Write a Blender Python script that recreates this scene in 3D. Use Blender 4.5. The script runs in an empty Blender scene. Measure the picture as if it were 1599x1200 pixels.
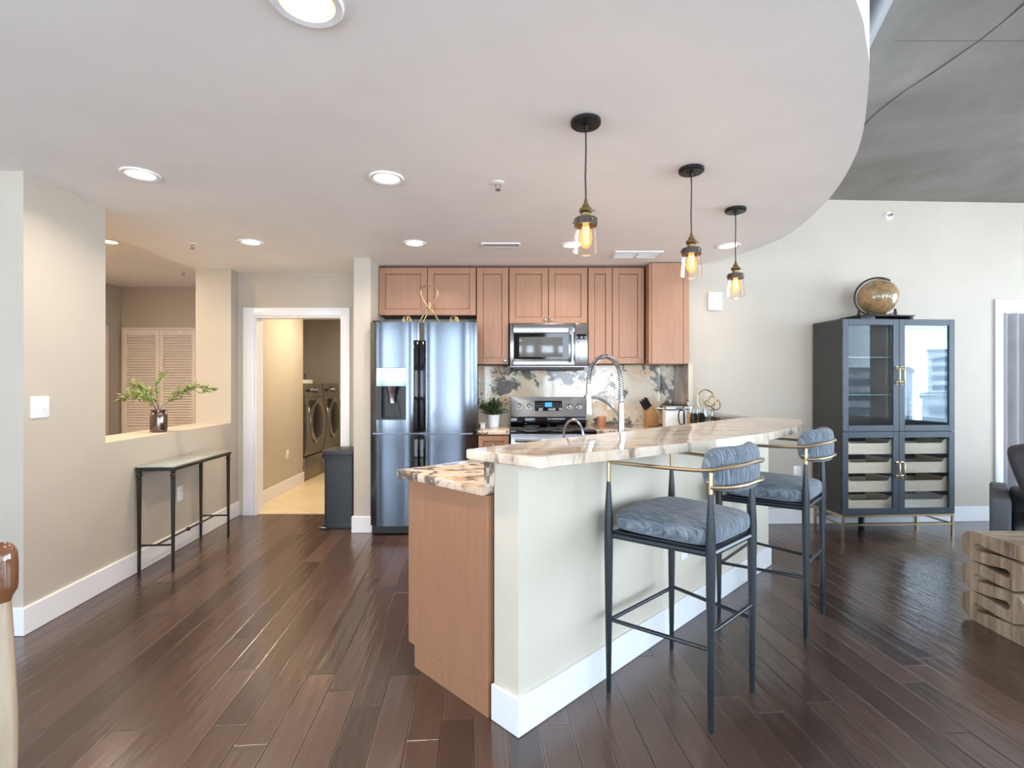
import bpy, bmesh, math, random
from mathutils import Vector, Matrix
random.seed(7)
S = bpy.context.scene
COL = S.collection
PI = math.pi

def lin(c):
    return tuple((v/255/12.92 if v/255 <= .04045 else ((v/255+.055)/1.055)**2.4) for v in c)

# ------------------------------------------------------------------ camera
cam_d = bpy.data.cameras.new('camera'); cam = bpy.data.objects.new('camera', cam_d); COL.objects.link(cam)
cam_d.sensor_fit = 'HORIZONTAL'; cam_d.sensor_width = 36.0; cam_d.lens = 36.0*800/1599
cam_d.clip_start = .05; cam_d.clip_end = 800
cam.location = (0, 0, 1.32); cam.rotation_euler = (PI/2, 0, 0)
S.camera = cam
# ------------------------------------------------------------------ exposure
S.view_settings.view_transform = 'Standard'; S.view_settings.look = 'None'
S.view_settings.exposure = 0.06; S.view_settings.gamma = 1.0; S.view_settings.use_curve_mapping = False
# ------------------------------------------------------------------ sky
W = bpy.data.worlds.new('sky'); S.world = W; W.use_nodes = True
wn, wl = W.node_tree.nodes, W.node_tree.links
wn.clear()
wo = wn.new('ShaderNodeOutputWorld'); wb = wn.new('ShaderNodeBackground')
tc = wn.new('ShaderNodeTexCoord'); sx = wn.new('ShaderNodeSeparateXYZ'); cr = wn.new('ShaderNodeValToRGB')
wl.new(tc.outputs['Generated'], sx.inputs[0])
# pale hazy sky above, a brighter glow added below the horizon to lift the ceiling
mrz = wn.new('ShaderNodeMapRange'); mrz.inputs[1].default_value = -1; mrz.inputs[2].default_value = 1; wl.new(sx.outputs['Z'], mrz.inputs[0]); wl.new(mrz.outputs[0], cr.inputs[0])
els = cr.color_ramp.elements
els[0].position = 0.0; els[0].color = (.84, .88, .93, 1)
els[1].position = .85; els[1].color = (.32, .44, .58, 1)
e_ = els.new(.47); e_.color = (.61, .69, .77, 1)
e_ = els.new(.52); e_.color = (.50, .58, .66, 1)
wl.new(cr.outputs[0], wb.inputs[0]); wl.new(wb.outputs[0], wo.inputs[0])
SKY = 20.0
wb.inputs[1].default_value = SKY
DAYLIGHT = 1.0      # strength of the daylight through each window
WARM = 0.38          # strength of the lamps

# ================================================================== helpers
class MB:
    def __init__(s): s.bm = bmesh.new()
    def _post(s, verts, M=None):
        if M is not None: bmesh.ops.transform(s.bm, matrix=M, verts=verts)
    def box(s, x0, x1, y0, y1, z0, z1, bev=0, seg=2, M=None):
        r = bmesh.ops.create_cube(s.bm, size=1)['verts']
        for v in r:
            v.co = Vector(((x0+x1)/2+v.co.x*(x1-x0), (y0+y1)/2+v.co.y*(y1-y0), (z0+z1)/2+v.co.z*(z1-z0)))
        if M is not None: s._post(r, M)
        if bev > 0:
            es = list({e for v in r for e in v.link_edges})
            bmesh.ops.bevel(s.bm, geom=es, offset=bev, segments=seg, affect='EDGES', profile=.5, clamp_overlap=True)
        return s
    def prism(s, poly, z0, z1, bev=0, seg=2, M=None):
        a = sum(poly[i][0]*poly[(i+1) % len(poly)][1]-poly[(i+1) % len(poly)][0]*poly[i][1] for i in range(len(poly)))
        if a < 0: poly = list(reversed(poly))
        b = [s.bm.verts.new((p[0], p[1], z0)) for p in poly]; t = [s.bm.verts.new((p[0], p[1], z1)) for p in poly]
        n = len(poly); fs = [s.bm.faces.new(list(reversed(b))), s.bm.faces.new(t)]
        for i in range(n): s.bm.faces.new((b[i], b[(i+1) % n], t[(i+1) % n], t[i]))
        if M is not None: s._post(b+t, M)
        if bev > 0:
            es = list({e for f in fs for e in f.edges})
            bmesh.ops.bevel(s.bm, geom=es, offset=bev, segments=seg, affect='EDGES', profile=.5, clamp_overlap=True)
        return s
    def tube(s, pts, r, seg=10, closed=False, caps=True):
        pts = [Vector(p) for p in pts]; n = len(pts)
        rs = r if isinstance(r, (list, tuple)) else [r]*n
        tans = []
        for i in range(n):
            if closed: t = pts[(i+1) % n]-pts[i-1]
            else: t = pts[min(i+1, n-1)]-pts[max(i-1, 0)]
            tans.append(t.normalized() if t.length > 1e-9 else Vector((0, 0, 1)))
        up = Vector((0, 0, 1)) if abs(tans[0].z) < .9 else Vector((1, 0, 0))
        nx = tans[0].cross(up).normalized(); rings = []
        for i in range(n):
            t = tans[i]; nx = (nx-t*nx.dot(t))
            nx = nx.normalized() if nx.length > 1e-6 else t.orthogonal().normalized()
            ny = t.cross(nx)
            rings.append([s.bm.verts.new(pts[i]+(nx*math.cos(2*PI*k/seg)+ny*math.sin(2*PI*k/seg))*rs[i]) for k in range(seg)])
        m = n if closed else n-1
        for i in range(m):
            a, b = rings[i], rings[(i+1) % n]
            for k in range(seg): s.bm.faces.new((a[k], a[(k+1) % seg], b[(k+1) % seg], b[k]))
        if caps and not closed:
            s.bm.faces.new(list(reversed(rings[0]))); s.bm.faces.new(rings[-1])
        return s
    def cyl(s, p0, p1, r0, r1=None, seg=16): return s.tube([p0, p1], [r0, r0 if r1 is None else r1], seg)
    def lathe(s, prof, c=(0, 0, 0), seg=24, M=None, closed=False):
        rings = []; allv = []
        for r, z in prof:
            if r < 1e-6: ring = [s.bm.verts.new((c[0], c[1], c[2]+z))]
            else: ring = [s.bm.verts.new((c[0]+r*math.cos(2*PI*k/seg), c[1]+r*math.sin(2*PI*k/seg), c[2]+z)) for k in range(seg)]
            rings.append(ring); allv += ring
        n = len(rings)
        for i in range(n if closed else n-1):
            a, b = rings[i], rings[(i+1) % n]
            for k in range(seg):
                k2 = (k+1) % seg
                if len(a) == 1 and len(b) == 1: continue
                if len(a) == 1: s.bm.faces.new((a[0], b[k2], b[k]))
                elif len(b) == 1: s.bm.faces.new((a[k], a[k2], b[0]))
                else: s.bm.faces.new((a[k], a[k2], b[k2], b[k]))
        if M is not None: s._post(allv, M)
        return s
    def pad(s, c, a, b, h, e1=.45, e2=.4, nu=40, nv=18, fn=None):
        # superellipsoid cushion
        def sg(x, e): return math.copysign(abs(x)**e, x)
        rings = []
        for j in range(nv+1):
            v = -PI/2+PI*j/nv
            if j in (0, nv): ring = [Vector((0, 0, sg(math.sin(v), e1)*h))]
            else: ring = [Vector((a*sg(math.cos(v), e1)*sg(math.cos(2*PI*k/nu), e2), b*sg(math.cos(v), e1)*sg(math.sin(2*PI*k/nu), e2), h*sg(math.sin(v), e1))) for k in range(nu)]
            if fn: ring = [fn(p) for p in ring]
            rings.append([s.bm.verts.new(p+Vector(c)) for p in ring])
        for j in range(nv):
            p, q = rings[j], rings[j+1]
            for k in range(nu):
                k2 = (k+1) % nu
                if len(p) == 1: s.bm.faces.new((p[0], q[k2], q[k]))
                elif len(q) == 1: s.bm.faces.new((p[k], p[k2], q[0]))
                else: s.bm.faces.new((p[k], p[k2], q[k2], q[k]))
        return s
    def face(s, pts): s.bm.faces.new([s.bm.verts.new(p) for p in pts]); return s
    def build(s, name, m, parent=None, smooth=True, ang=35, loc=None, rotz=0):
        bmesh.ops.recalc_face_normals(s.bm, faces=s.bm.faces)
        me = bpy.data.meshes.new(name); s.bm.to_mesh(me); s.bm.free()
        me.materials.append(m)
        if smooth:
            me.polygons.foreach_set('use_smooth', [True]*len(me.polygons))
            me.set_sharp_from_angle(angle=math.radians(ang))
        o = bpy.data.objects.new(name, me); COL.objects.link(o)
        if parent is not None: o.parent = parent
        if loc is not None: o.location = loc; o.rotation_euler = (0, 0, rotz)
        return o

def tag(o, label, cat, group=None, kind=None):
    o['label'] = label; o['category'] = cat
    if group: o['group'] = group
    if kind: o['kind'] = kind
    return o
def thing(name, label, cat, loc=(0, 0, 0), rotz=0, group=None):
    o = bpy.data.objects.new(name, None); COL.objects.link(o); o.empty_display_size = .1
    o.location = loc; o.rotation_euler = (0, 0, rotz)
    return tag(o, label, cat, group)
def struct(o, label, cat): return tag(o, label, cat, None, 'structure')
def part_label(o, text): o['label'] = text; return o
def kids(o): return [c for c in COL.objects if c.parent == o]
def copy_tree(o, parent=None):
    c = o.copy(); COL.objects.link(c); c.parent = parent
    for ch in kids(o): copy_tree(ch, c)
    return c
def catmull(pts, n=8, closed=False):
    P = [Vector(p) for p in pts]; out = []; m = len(P)
    for i in range(m if closed else m-1):
        if closed: p0, p1, p2, p3 = P[i-1], P[i], P[(i+1) % m], P[(i+2) % m]
        else: p0, p1, p2, p3 = P[max(i-1, 0)], P[i], P[i+1], P[min(i+2, m-1)]
        for k in range(n):
            t = k/n
            out.append(.5*((2*p1)+(p2-p0)*t+(2*p0-5*p1+4*p2-p3)*t*t+(3*p1-p0-3*p2+p3)*t**3))
    if not closed: out.append(P[-1])
    return out
def offset_strip(pts, d):
    """polygon between an open path and its copy moved d to the left of travel"""
    P = [Vector(p) for p in pts]; n = len(P); off = []
    for i in range(n):
        ns = []
        if i > 0: t = (P[i]-P[i-1]).normalized(); ns.append(Vector((-t.y, t.x)))
        if i < n-1: t = (P[i+1]-P[i]).normalized(); ns.append(Vector((-t.y, t.x)))
        if len(ns) == 2:
            b = (ns[0]+ns[1]).normalized(); off.append(P[i]+b*(d/max(.2, b.dot(ns[0]))))
        else: off.append(P[i]+ns[0]*d)
    return [tuple(p) for p in P]+[tuple(p) for p in reversed(off)]

# ================================================================== materials
class NT:
    def __init__(s, name):
        s.m = bpy.data.materials.new(name); s.m.use_nodes = True
        s.n, s.l = s.m.node_tree.nodes, s.m.node_tree.links
        s.b = s.n['Principled BSDF']; s.out = s.n['Material Output']
    def new(s, t, **k):
        n = s.n.new(t)
        for a, v in k.items(): setattr(n, a, v)
        return n
    def link(s, a, b): s.l.new(a, b)
    def put(s, sock, v):
        if isinstance(v, bpy.types.NodeSocket): s.l.new(v, sock)
        else: sock.default_value = v
    def math(s, op, a, b=0.0, c=0.0):
        n = s.new('ShaderNodeMath', operation=op)
        s.put(n.inputs[0], a); s.put(n.inputs[1], b); s.put(n.inputs[2], c)
        return n.outputs[0]
    def pos(s, obj=True):
        if obj: return s.new('ShaderNodeTexCoord').outputs['Object']
        return s.new('ShaderNodeNewGeometry').outputs['Position']
    def mapping(s, v, scale=(1, 1, 1), rot=(0, 0, 0), loc=(0, 0, 0)):
        n = s.new('ShaderNodeMapping'); s.link(v, n.inputs[0])
        n.inputs['Scale'].default_value = scale; n.inputs['Rotation'].default_value = rot; n.inputs['Location'].default_value = loc
        return n.outputs[0]
    def noise(s, v, scale=5, detail=3, rough=.5, dist=0):
        n = s.new('ShaderNodeTexNoise'); s.link(v, n.inputs['Vector'])
        n.inputs['Scale'].default_value = scale; n.inputs['Detail'].default_value = detail
        n.inputs['Roughness'].default_value = rough; n.inputs['Distortion'].default_value = dist
        return n.outputs['Fac']
    def noisec(s, v, scale=5, detail=3):
        n = s.new('ShaderNodeTexNoise'); s.link(v, n.inputs['Vector'])
        n.inputs['Scale'].default_value = scale; n.inputs['Detail'].default_value = detail
        return n.outputs['Color']
    def ramp(s, f, stops, mode='LINEAR'):
        n = s.new('ShaderNodeValToRGB'); n.color_ramp.interpolation = mode
        e = n.color_ramp.elements
        while len(e) < len(stops): e.new(.5)
        for k, (p, c) in enumerate(stops):
            e[k].position = p; e[k].color = (*c, 1) if len(c) == 3 else c
        s.link(f, n.inputs[0]); return n.outputs[0]
    def mix(s, f, a, b, blend='MIX'):
        n = s.new('ShaderNodeMix', data_type='RGBA', blend_type=blend)
        s.put(n.inputs['Factor'], f)
        for sock, v in ((n.inputs['A'], a), (n.inputs['B'], b)):
            pass
        s.put(n.inputs[6], a if isinstance(a, bpy.types.NodeSocket) else (*a, 1)); s.put(n.inputs[7], b if isinstance(b, bpy.types.NodeSocket) else (*b, 1))
        return n.outputs[2]
    def bump(s, h, strength=.2, dist=.01):
        n = s.new('ShaderNodeBump'); s.link(h, n.inputs['Height'])
        n.inputs['Strength'].default_value = strength; n.inputs['Distance'].default_value = dist
        s.link(n.outputs[0], s.b.inputs['Normal'])
    def set(s, **k):
        names = {'color': 'Base Color', 'rough': 'Roughness', 'metal': 'Metallic', 'spec': 'Specular IOR Level', 'coat': 'Coat Weight',
                 'aniso': 'Anisotropic', 'ecol': 'Emission Color', 'estr': 'Emission Strength', 'sheen': 'Sheen Weight', 'trans': 'Transmission Weight', 'ior': 'IOR', 'crough': 'Coat Roughness'}
        for a, v in k.items():
            if a in ('color', 'ecol') and not isinstance(v, bpy.types.NodeSocket): v = (*v[:3], 1)
            s.put(s.b.inputs[names[a]], v)
        return s

def plain(name, c, rough=.5, metal=0, var=.06, bump=0, bscale=200, **k):
    t = NT(name); p = t.pos(); c = lin(c)
    f = t.noise(p, 6, 3)
    d = tuple(max(0, v*(1-var)) for v in c); u = tuple(min(1, v*(1+var)) for v in c)
    t.set(color=t.ramp(f, [(.3, d), (.7, u)]), rough=rough, metal=metal, **k)
    if bump: t.bump(t.noise(p, bscale, 2), bump, .002)
    return t.m
def emit(name, c, e, base=(1, 1, 1)):
    t = NT(name); t.set(color=base, ecol=c, estr=e, rough=.4); return t.m
def pane(name, tint, fac, rough=.0, gcol=(1, 1, 1), k=.6):
    """thin clear glass: transparent with a share of mirror reflection"""
    t = NT(name); t.n.remove(t.b)
    tr = t.new('ShaderNodeBsdfTransparent'); tr.inputs[0].default_value = (*tint, 1)
    gl = t.new('ShaderNodeBsdfGlossy'); gl.inputs['Color'].default_value = (*gcol, 1); gl.inputs['Roughness'].default_value = rough
    fr = t.new('ShaderNodeLayerWeight'); fr.inputs[0].default_value = .35
    f = t.math('ADD', t.math('MULTIPLY', fr.outputs['Fresnel'], k), fac)
    mx = t.new('ShaderNodeMixShader'); t.link(f, mx.inputs[0]); t.link(tr.outputs[0], mx.inputs[1]); t.link(gl.outputs[0], mx.inputs[2])
    t.link(mx.outputs[0], t.out.inputs[0]); return t.m

def wall_mat(name, c):
    t = NT(name); p = t.pos(); c = lin(c)
    t.set(color=t.ramp(t.noise(p, 2.5, 4), [(.3, tuple(v*.97 for v in c)), (.7, tuple(min(1, v*1.03) for v in c))]), rough=.55)
    t.bump(t.noise(p, 120, 3), .12, .002); return t.m

M = {}
M['wall'] = wall_mat('beige wall paint', (190, 180, 166))
M['bar_wall'] = wall_mat('pale cream wall paint', (208, 199, 182))
M['ceiling'] = wall_mat('white ceiling paint', (250, 247, 245))
M['trim'] = plain('white trim paint', (236, 236, 238), .3, var=.01)
M['white'] = plain('white plastic', (238, 238, 238), .35, var=.01)
M['grille'] = plain('grey grille recess', (120, 120, 122), .6)

# ---- dark hand scraped planks
t = NT('dark scraped plank floor'); p = t.pos(False)
p = t.mapping(p, rot=(0, 0, -math.radians(94.29)))
sp = t.new('ShaderNodeSeparateXYZ'); t.link(p, sp.inputs[0]); u, v = sp.outputs[0], sp.outputs[1]
PW, PL = .125, 1.15
vr = t.math('DIVIDE', v, PW); row = t.math('FLOOR', vr); fv = t.math('FRACT', vr)
w1 = t.new('ShaderNodeTexWhiteNoise', noise_dimensions='1D'); t.link(row, w1.inputs['W'])
u2 = t.math('ADD', t.math('DIVIDE', u, PL), t.math('MULTIPLY', w1.outputs['Value'], 9.0))
pl = t.math('FLOOR', u2); fu = t.math('FRACT', u2)
cb = t.new('ShaderNodeCombineXYZ'); t.link(row, cb.inputs[0]); t.link(pl, cb.inputs[1])
w2 = t.new('ShaderNodeTexWhiteNoise', noise_dimensions='2D'); t.link(cb.outputs[0], w2.inputs['Vector'])
tone = w2.outputs['Value']
ev = t.math('MULTIPLY', t.math('MINIMUM', fv, t.math('SUBTRACT', 1.0, fv)), PW)
eu = t.math('MULTIPLY', t.math('MINIMUM', fu, t.math('SUBTRACT', 1.0, fu)), PL)
e = t.math('MINIMUM', ev, eu)
mr = t.new('ShaderNodeMapRange', interpolation_type='SMOOTHSTEP'); t.link(e, mr.inputs[0])
mr.inputs[1].default_value = .0004; mr.inputs[2].default_value = .0045
groove = mr.outputs[0]
cv = t.new('ShaderNodeCombineXYZ'); t.link(t.math('ADD', t.math('MULTIPLY', u, 1.6), t.math('MULTIPLY', tone, 40)), cv.inputs[0]); t.link(t.math('MULTIPLY', v, 26), cv.inputs[1])
grain = t.noise(cv.outputs[0], 2.2, 5, .6)
cs = t.new('ShaderNodeCombineXYZ'); t.link(t.math('ADD', t.math('MULTIPLY', u, 2.3), t.math('MULTIPLY', tone, 77)), cs.inputs[0]); t.link(t.math('MULTIPLY', v, 17), cs.inputs[1])
scrape = t.noise(cs.outputs[0], 1.5, 2, .4)
c0 = t.ramp(tone, [(0, lin((66, 48, 40))), (.5, lin((89, 67, 57))), (1, lin((106, 81, 70)))])
c1 = t.mix(t.math('MULTIPLY', grain, .55), c0, lin((48, 29, 22)))
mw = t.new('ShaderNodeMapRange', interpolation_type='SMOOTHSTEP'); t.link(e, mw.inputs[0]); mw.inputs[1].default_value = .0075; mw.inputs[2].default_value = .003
seam_glint = t.math('MULTIPLY', mw.outputs[0], t.ramp(t.noise(p, 1.7, 3), [(.42, (0, 0, 0)), (.62, (.55, .55, .55))]))
c1 = t.mix(seam_glint, c1, lin((136, 112, 98)))  # lighter colour along the seams stands for light caught on plank bevels
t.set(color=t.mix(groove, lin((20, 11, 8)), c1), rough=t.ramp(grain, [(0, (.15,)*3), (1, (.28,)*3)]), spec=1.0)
hsum = t.math('ADD', t.math('MULTIPLY', groove, .35), t.math('ADD', t.math('MULTIPLY', scrape, .9), t.math('MULTIPLY', grain, .12)))
t.bump(hsum, .45, .006)
M['floor'] = t.m

# ---- laundry tile
t = NT('cream floor tile'); p = t.pos(False)
br = t.new('ShaderNodeTexBrick', offset=.5); t.link(t.mapping(p, rot=(0, 0, .7)), br.inputs[0])
br.inputs['Scale'].default_value = 1; br.inputs['Brick Width'].default_value = .45; br.inputs['Row Height'].default_value = .45; br.inputs['Mortar Size'].default_value = .004
br.inputs['Color1'].default_value = (*lin((226, 205, 172)), 1); br.inputs['Color2'].default_value = (*lin((232, 212, 180)), 1); br.inputs['Mortar'].default_value = (*lin((196, 174, 142)), 1)
t.set(color=br.outputs[0], rough=.3); M['tile'] = t.m

# ---- concrete
t = NT('raw concrete'); p = t.pos(False)
n1 = t.noise(p, 1.3, 7, .6, .4); n2 = t.noise(t.mapping(p, scale=(1, .35, 1), rot=(0, 0, .3)), 5, 6, .65)
col = t.mix(t.math('MULTIPLY', n2, .6), t.ramp(n1, [(.3, lin((118, 114, 108))), (.7, lin((158, 154, 148)))]), lin((112, 107, 100)))
vo = t.new('ShaderNodeTexVoronoi'); t.link(p, vo.inputs['Vector']); vo.inputs['Scale'].default_value = 2.2
pit = t.ramp(t.math('ADD', vo.outputs['Distance'], t.math('MULTIPLY', t.noise(p, 40, 2), .05)), [(.035, (0, 0, 0)), (.05, (1, 1, 1))])
t.set(color=t.mix(pit, lin((78, 74, 70)), col), rough=.7); t.bump(n2, .3, .01); M['concrete'] = t.m
M['crack'] = plain('dark joint', (84, 80, 76), .9)

# ---- cabinet wood
def wood(name, c, dark, rough=.35, sc=(14, 14, 1.2), **k):
    t = NT(name); p = t.pos()
    g = t.noise(t.mapping(p, scale=sc), 2.5, 5, .6, .3); b = t.noise(p, 1.8, 2)
    t.set(color=t.mix(t.math('MULTIPLY', b, .35), t.ramp(g, [(.25, lin(dark)), (.75, lin(c))]), lin(dark)), rough=rough, **k); t.bump(g, .06, .002)
    return t.m
M['cab'] = wood('toffee stained cabinet wood', (170, 125, 95), (154, 111, 84))
M['cab_dark'] = plain('cabinet inside edge', (96, 62, 46), .6)
M['suar'] = None
t = NT('streaked natural wood'); p = t.pos(); g = t.noise(t.mapping(p, scale=(15, 3.0, 1.6), rot=(0, .12, 0)), 1.5, 5, .6, .5)
t.set(color=t.ramp(g, [(.28, lin((84, 68, 56))), (.42, lin((134, 112, 92))), (.58, lin((166, 144, 120))), (.8, lin((190, 170, 146)))]), rough=.45); M['suar'] = t.m
M['chair_wood'] = wood('pale varnished wood', (196, 176, 152), (160, 138, 112), .18, coat=.6)
M['chair_top'] = wood('glossy brown wood', (134, 88, 56), (92, 56, 34), .1, sc=(10, 3, 3), coat=1.0)
M['tray'] = wood('washed oak', (232, 218, 194), (210, 194, 168), .5, sc=(1.5, 14, 14))
M['block'] = wood('maple block', (188, 144, 96), (166, 120, 76), .4)

# ---- stones
def stone(name, base, mid, dark, seed, scale=1.0, stretch=(1, 1, 1), rot=0, lo=.60, hi=.66, extra=None, rough=.06, lines=.035, blotch=1.0):
    t = NT(name); p = t.pos(False)
    p = t.mapping(p, loc=(seed, seed*.7, seed*.3)); p = t.mapping(p, scale=stretch, rot=(0, 0, rot))
    wv = t.new('ShaderNodeVectorMath', operation='MULTIPLY_ADD'); t.link(t.noisec(p, 2.2*scale, 4), wv.inputs[0]); wv.inputs[1].default_value = (.5, .5, .5); t.link(p, wv.inputs[2])
    q = wv.outputs[0]
    a = t.noise(q, 2.6*scale, 6, .6); b = t.noise(q, 4.5*scale, 7, .62); d = t.noise(p, 9*scale, 5, .6)
    col = t.ramp(a, [(.32, lin(mid)), (.5, lin(base)), (.62, lin(base)), (.78, lin(tuple(.5*x+.5*y for x, y in zip(base, mid))))])
    if extra:
        for k, (c, l, h) in enumerate(extra):
            col = t.mix(t.ramp(t.noise(t.mapping(q, loc=(3.1*k+1, 5.7*k, 2)), 3.4*scale, 5, .6), [(l, (0, 0, 0)), (h, (1, 1, 1))]), col, lin(c))
    vo = t.new('ShaderNodeTexVoronoi', feature='DISTANCE_TO_EDGE'); t.link(q, vo.inputs['Vector']); vo.inputs['Scale'].default_value = 6*scale
    ln = t.ramp(vo.outputs['Distance'], [(0, (1, 1, 1)), (lines, (0, 0, 0))])
    msk = t.ramp(b, [(lo-.06, (0, 0, 0)), (hi, (1, 1, 1))])
    f1 = t.math('MULTIPLY', t.math('MULTIPLY', ln, msk), .85)
    f2 = t.math('MULTIPLY', t.ramp(b, [(lo, (0, 0, 0)), (hi, (1, 1, 1))]), blotch)
    col = t.mix(f1, col, lin(dark)); col = t.mix(f2, col, t.ramp(d, [(.3, lin(dark)), (.75, lin(tuple(.6*x+.4*y for x, y in zip(dark, base))))]))
    t.set(color=col, rough=rough, spec=.5); return t.m
M['granite'] = stone('cream granite with smoky streaks', (226, 210, 192), (196, 170, 148), (70, 64, 62), 3.0, 1.0, (.8, 3.2, 1), -.78, .55, .66, [((206, 178, 150), .55, .66)], .05, .03, .75)
M['granite_low'] = stone('cream granite with black rings', (228, 206, 184), (194, 160, 132), (50, 44, 44), 9.0, 1.7, (1, 1.8, 1), -.78, .53, .60, [((200, 168, 138), .55, .66)], .05, .06, .9)
M['splash'] = stone('marbled stone backsplash', (226, 218, 198), (204, 186, 158), (62, 64, 68), 5.2, .85, (1, 1, 1), 0, .535, .575, [((224, 188, 156), .50, .62), ((176, 176, 142), .60, .68)], .07, .035, .95)
M['splash_side'] = stone('brown streaked stone', (172, 150, 124), (120, 98, 80), (52, 48, 46), 7.7, 1.2, (1, 1, .45), 0, .53, .62, None, .1, .06, .9)

# ---- metals and others
def steel(name, c, rough, aniso=.6, var=.12, axis=(120, 120, 1.5)):
    t = NT(name); p = t.pos(); g = t.noise(t.mapping(p, scale=axis), 3, 3); c = lin(c)
    t.set(color=t.ramp(g, [(.2, tuple(v*(1-var) for v in c)), (.8, c)]), metal=1, rough=rough, aniso=aniso); return t.m
M['black_steel'] = steel('dark stainless steel', (104, 110, 118), .17)
M['steel'] = steel('brushed stainless steel', (146, 146, 148), .24, axis=(1.5, 120, 120))
M['chrome'] = plain('brushed nickel', (168, 168, 170), .24, 1, .02)
M['machine'] = plain('graphite silver enamel', (150, 146, 140), .22, .85, .03)
M['brass'] = plain('champagne brass', (190, 170, 136), .34, 1, .04)
M['gold'] = plain('satin gold wire', (196, 176, 136), .3, 1, .03)
M['old_brass'] = plain('aged brass', (150, 128, 88), .4, 1, .12)
M['black_gloss'] = plain('black glass', (10, 10, 12), .05)
M['black'] = plain('black satin', (20, 20, 21), .4)
M['bronze_black'] = plain('oil rubbed black', (26, 23, 22), .35, .3)
M['grey_collar'] = plain('dark grey collar', (74, 66, 62), .45, .5)
M['iron'] = plain('dark forged iron', (52, 50, 46), .42, .5, .2, .2, 60)
M['leg'] = plain('charcoal painted steel', (38, 44, 50), .3, .1, .04)
M['can'] = plain('charcoal plastic coated steel', (44, 46, 50), .4, .1, .03)
M['slate'] = plain('slate blue grey paint', (62, 70, 80), .42, 0, .03)
M['slate_side'] = plain('slate grey side panel', (58, 58, 57), .5, 0, .05)
M['cab_inside'] = plain('dark cabinet interior', (70, 62, 56), .6)
M['leaf'] = plain('fresh green leaf', (146, 164, 92), .5, 0, .25)
M['leaf_dark'] = plain('dark herb leaf', (66, 92, 52), .5, 0, .35)
M['stem'] = plain('brown twig', (84, 70, 46), .6)
M['soil'] = plain('potting soil', (50, 38, 30), .9)
M['pot'] = plain('white glazed pot', (236, 238, 242), .3, 0, .01)
M['louvre'] = plain('white painted louvre wood', (234, 222, 214), .45, 0, .02)
M['curtain'] = plain('grey linen curtain', (160, 156, 158), .85, 0, .06, .3, 300)
M['sofa'] = plain('dark grey woven upholstery', (84, 86, 91), .9, 0, .12, .5, 250)
M['pillow'] = plain('charcoal pillow fabric', (68, 66, 72), .95, 0, .12, .5, 250)
M['towel'] = None
t = NT('white towel with grey stripes'); p = t.pos(); sp2 = t.new('ShaderNodeSeparateXYZ'); t.link(p, sp2.inputs[0])
st = t.math('FRACT', t.math('MULTIPLY', sp2.outputs[0], 38)); t.set(color=t.ramp(st, [(.62, lin((232, 230, 226))), (.66, lin((128, 128, 130)))]), rough=.9); M['towel'] = t.m
M['display'] = emit('blue clock display', (.05, .35, .8), 1.5, (.01, .02, .04))
M['blank_display'] = plain('pale display', (196, 216, 222), .2, .25, .01)
t = NT('blue grey melange fabric'); p = t.pos(); g = t.noise(t.mapping(p, scale=(80, 6, 7)), 2.4, 4, .65); g2 = t.noise(p, 320, 2)
t.set(color=t.ramp(t.math('ADD', t.math('MULTIPLY', g, .75), t.math('MULTIPLY', g2, .25)), [(.34, lin((54, 62, 72))), (.5, lin((98, 107, 118))), (.66, lin((148, 156, 166)))]), rough=.9, sheen=.2); t.bump(g2, .4, .003); M['fabric'] = t.m
t = NT('faded parchment map'); p = t.pos(); g = t.noise(p, 9, 5, .6)
t.set(color=t.ramp(g, [(.38, lin((150, 116, 80))), (.48, lin((170, 132, 92))), (.56, lin((128, 112, 80))), (.66, lin((156, 138, 102)))]), rough=.2, coat=.5); M['map'] = t.m
t = NT('mercury brown glass'); t.set(color=lin((120, 106, 100)), rough=.1, metal=.9); M['vase'] = t.m
M['pane_cab'] = pane('cabinet glass', (.975, .98, .98), .0, k=.25, gcol=(.82, .93, 1))
M['pane_win'] = pane('window glass', (.97, .98, .99), .03)
M['pane_shade'] = pane('clear lamp glass', (.985, .93, .88), .0, k=.22)
M['pane_clear'] = pane('clear drinking glass', (.9, .93, .93), .02, k=.3)
t = NT('tempered glass top'); t.set(color=lin((178, 186, 180)), rough=.05, spec=.7, trans=.25); M['glass_top'] = t.m
M['glass_edge'] = plain('green glass edge', (112, 134, 122), .1)
t = NT('amber bulb glass'); t.n.remove(t.b); tr = t.new('ShaderNodeBsdfTransparent'); tr.inputs[0].default_value = (1, .82, .55, 1)
em = t.new('ShaderNodeEmission'); em.inputs[0].default_value = (1, .55, .2, 1); em.inputs[1].default_value = 2.2
mx = t.new('ShaderNodeMixShader'); mx.inputs[0].default_value = .35; t.link(tr.outputs[0], mx.inputs[1]); t.link(em.outputs[0], mx.inputs[2]); t.link(mx.outputs[0], t.out.inputs[0]); M['bulb'] = t.m
M['filament'] = emit('glowing filament', (1, .72, .3), 30)
t = NT('warm lit lens'); p = t.pos(); ln_ = t.new('ShaderNodeVectorMath', operation='LENGTH'); t.link(p, ln_.inputs[0])
t.set(color=(1, 1, 1), ecol=t.ramp(ln_.outputs['Value'], [(.050, (1, .82, .55)), (.072, (1, .50, .20))]), estr=t.math('SUBTRACT', 11.0, t.math('MULTIPLY', ln_.outputs['Value'], 135.0)), rough=.4); M['lamp_face'] = t.m

# ================================================================== structure
CZ, KZ = 2.44, 3.07          # kitchen ceiling, concrete ceiling
C0 = Vector((-2.569, 2.694)); DL = Vector((-.0748, .9972)); NL = Vector((.9972, .0748))
def WL(s, t=0.0): v = C0+DL*s-NL*t; return (v.x, v.y)
def wr(x): return 4.80+.045*(x-1.6)      # y of the right hand wall face

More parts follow.
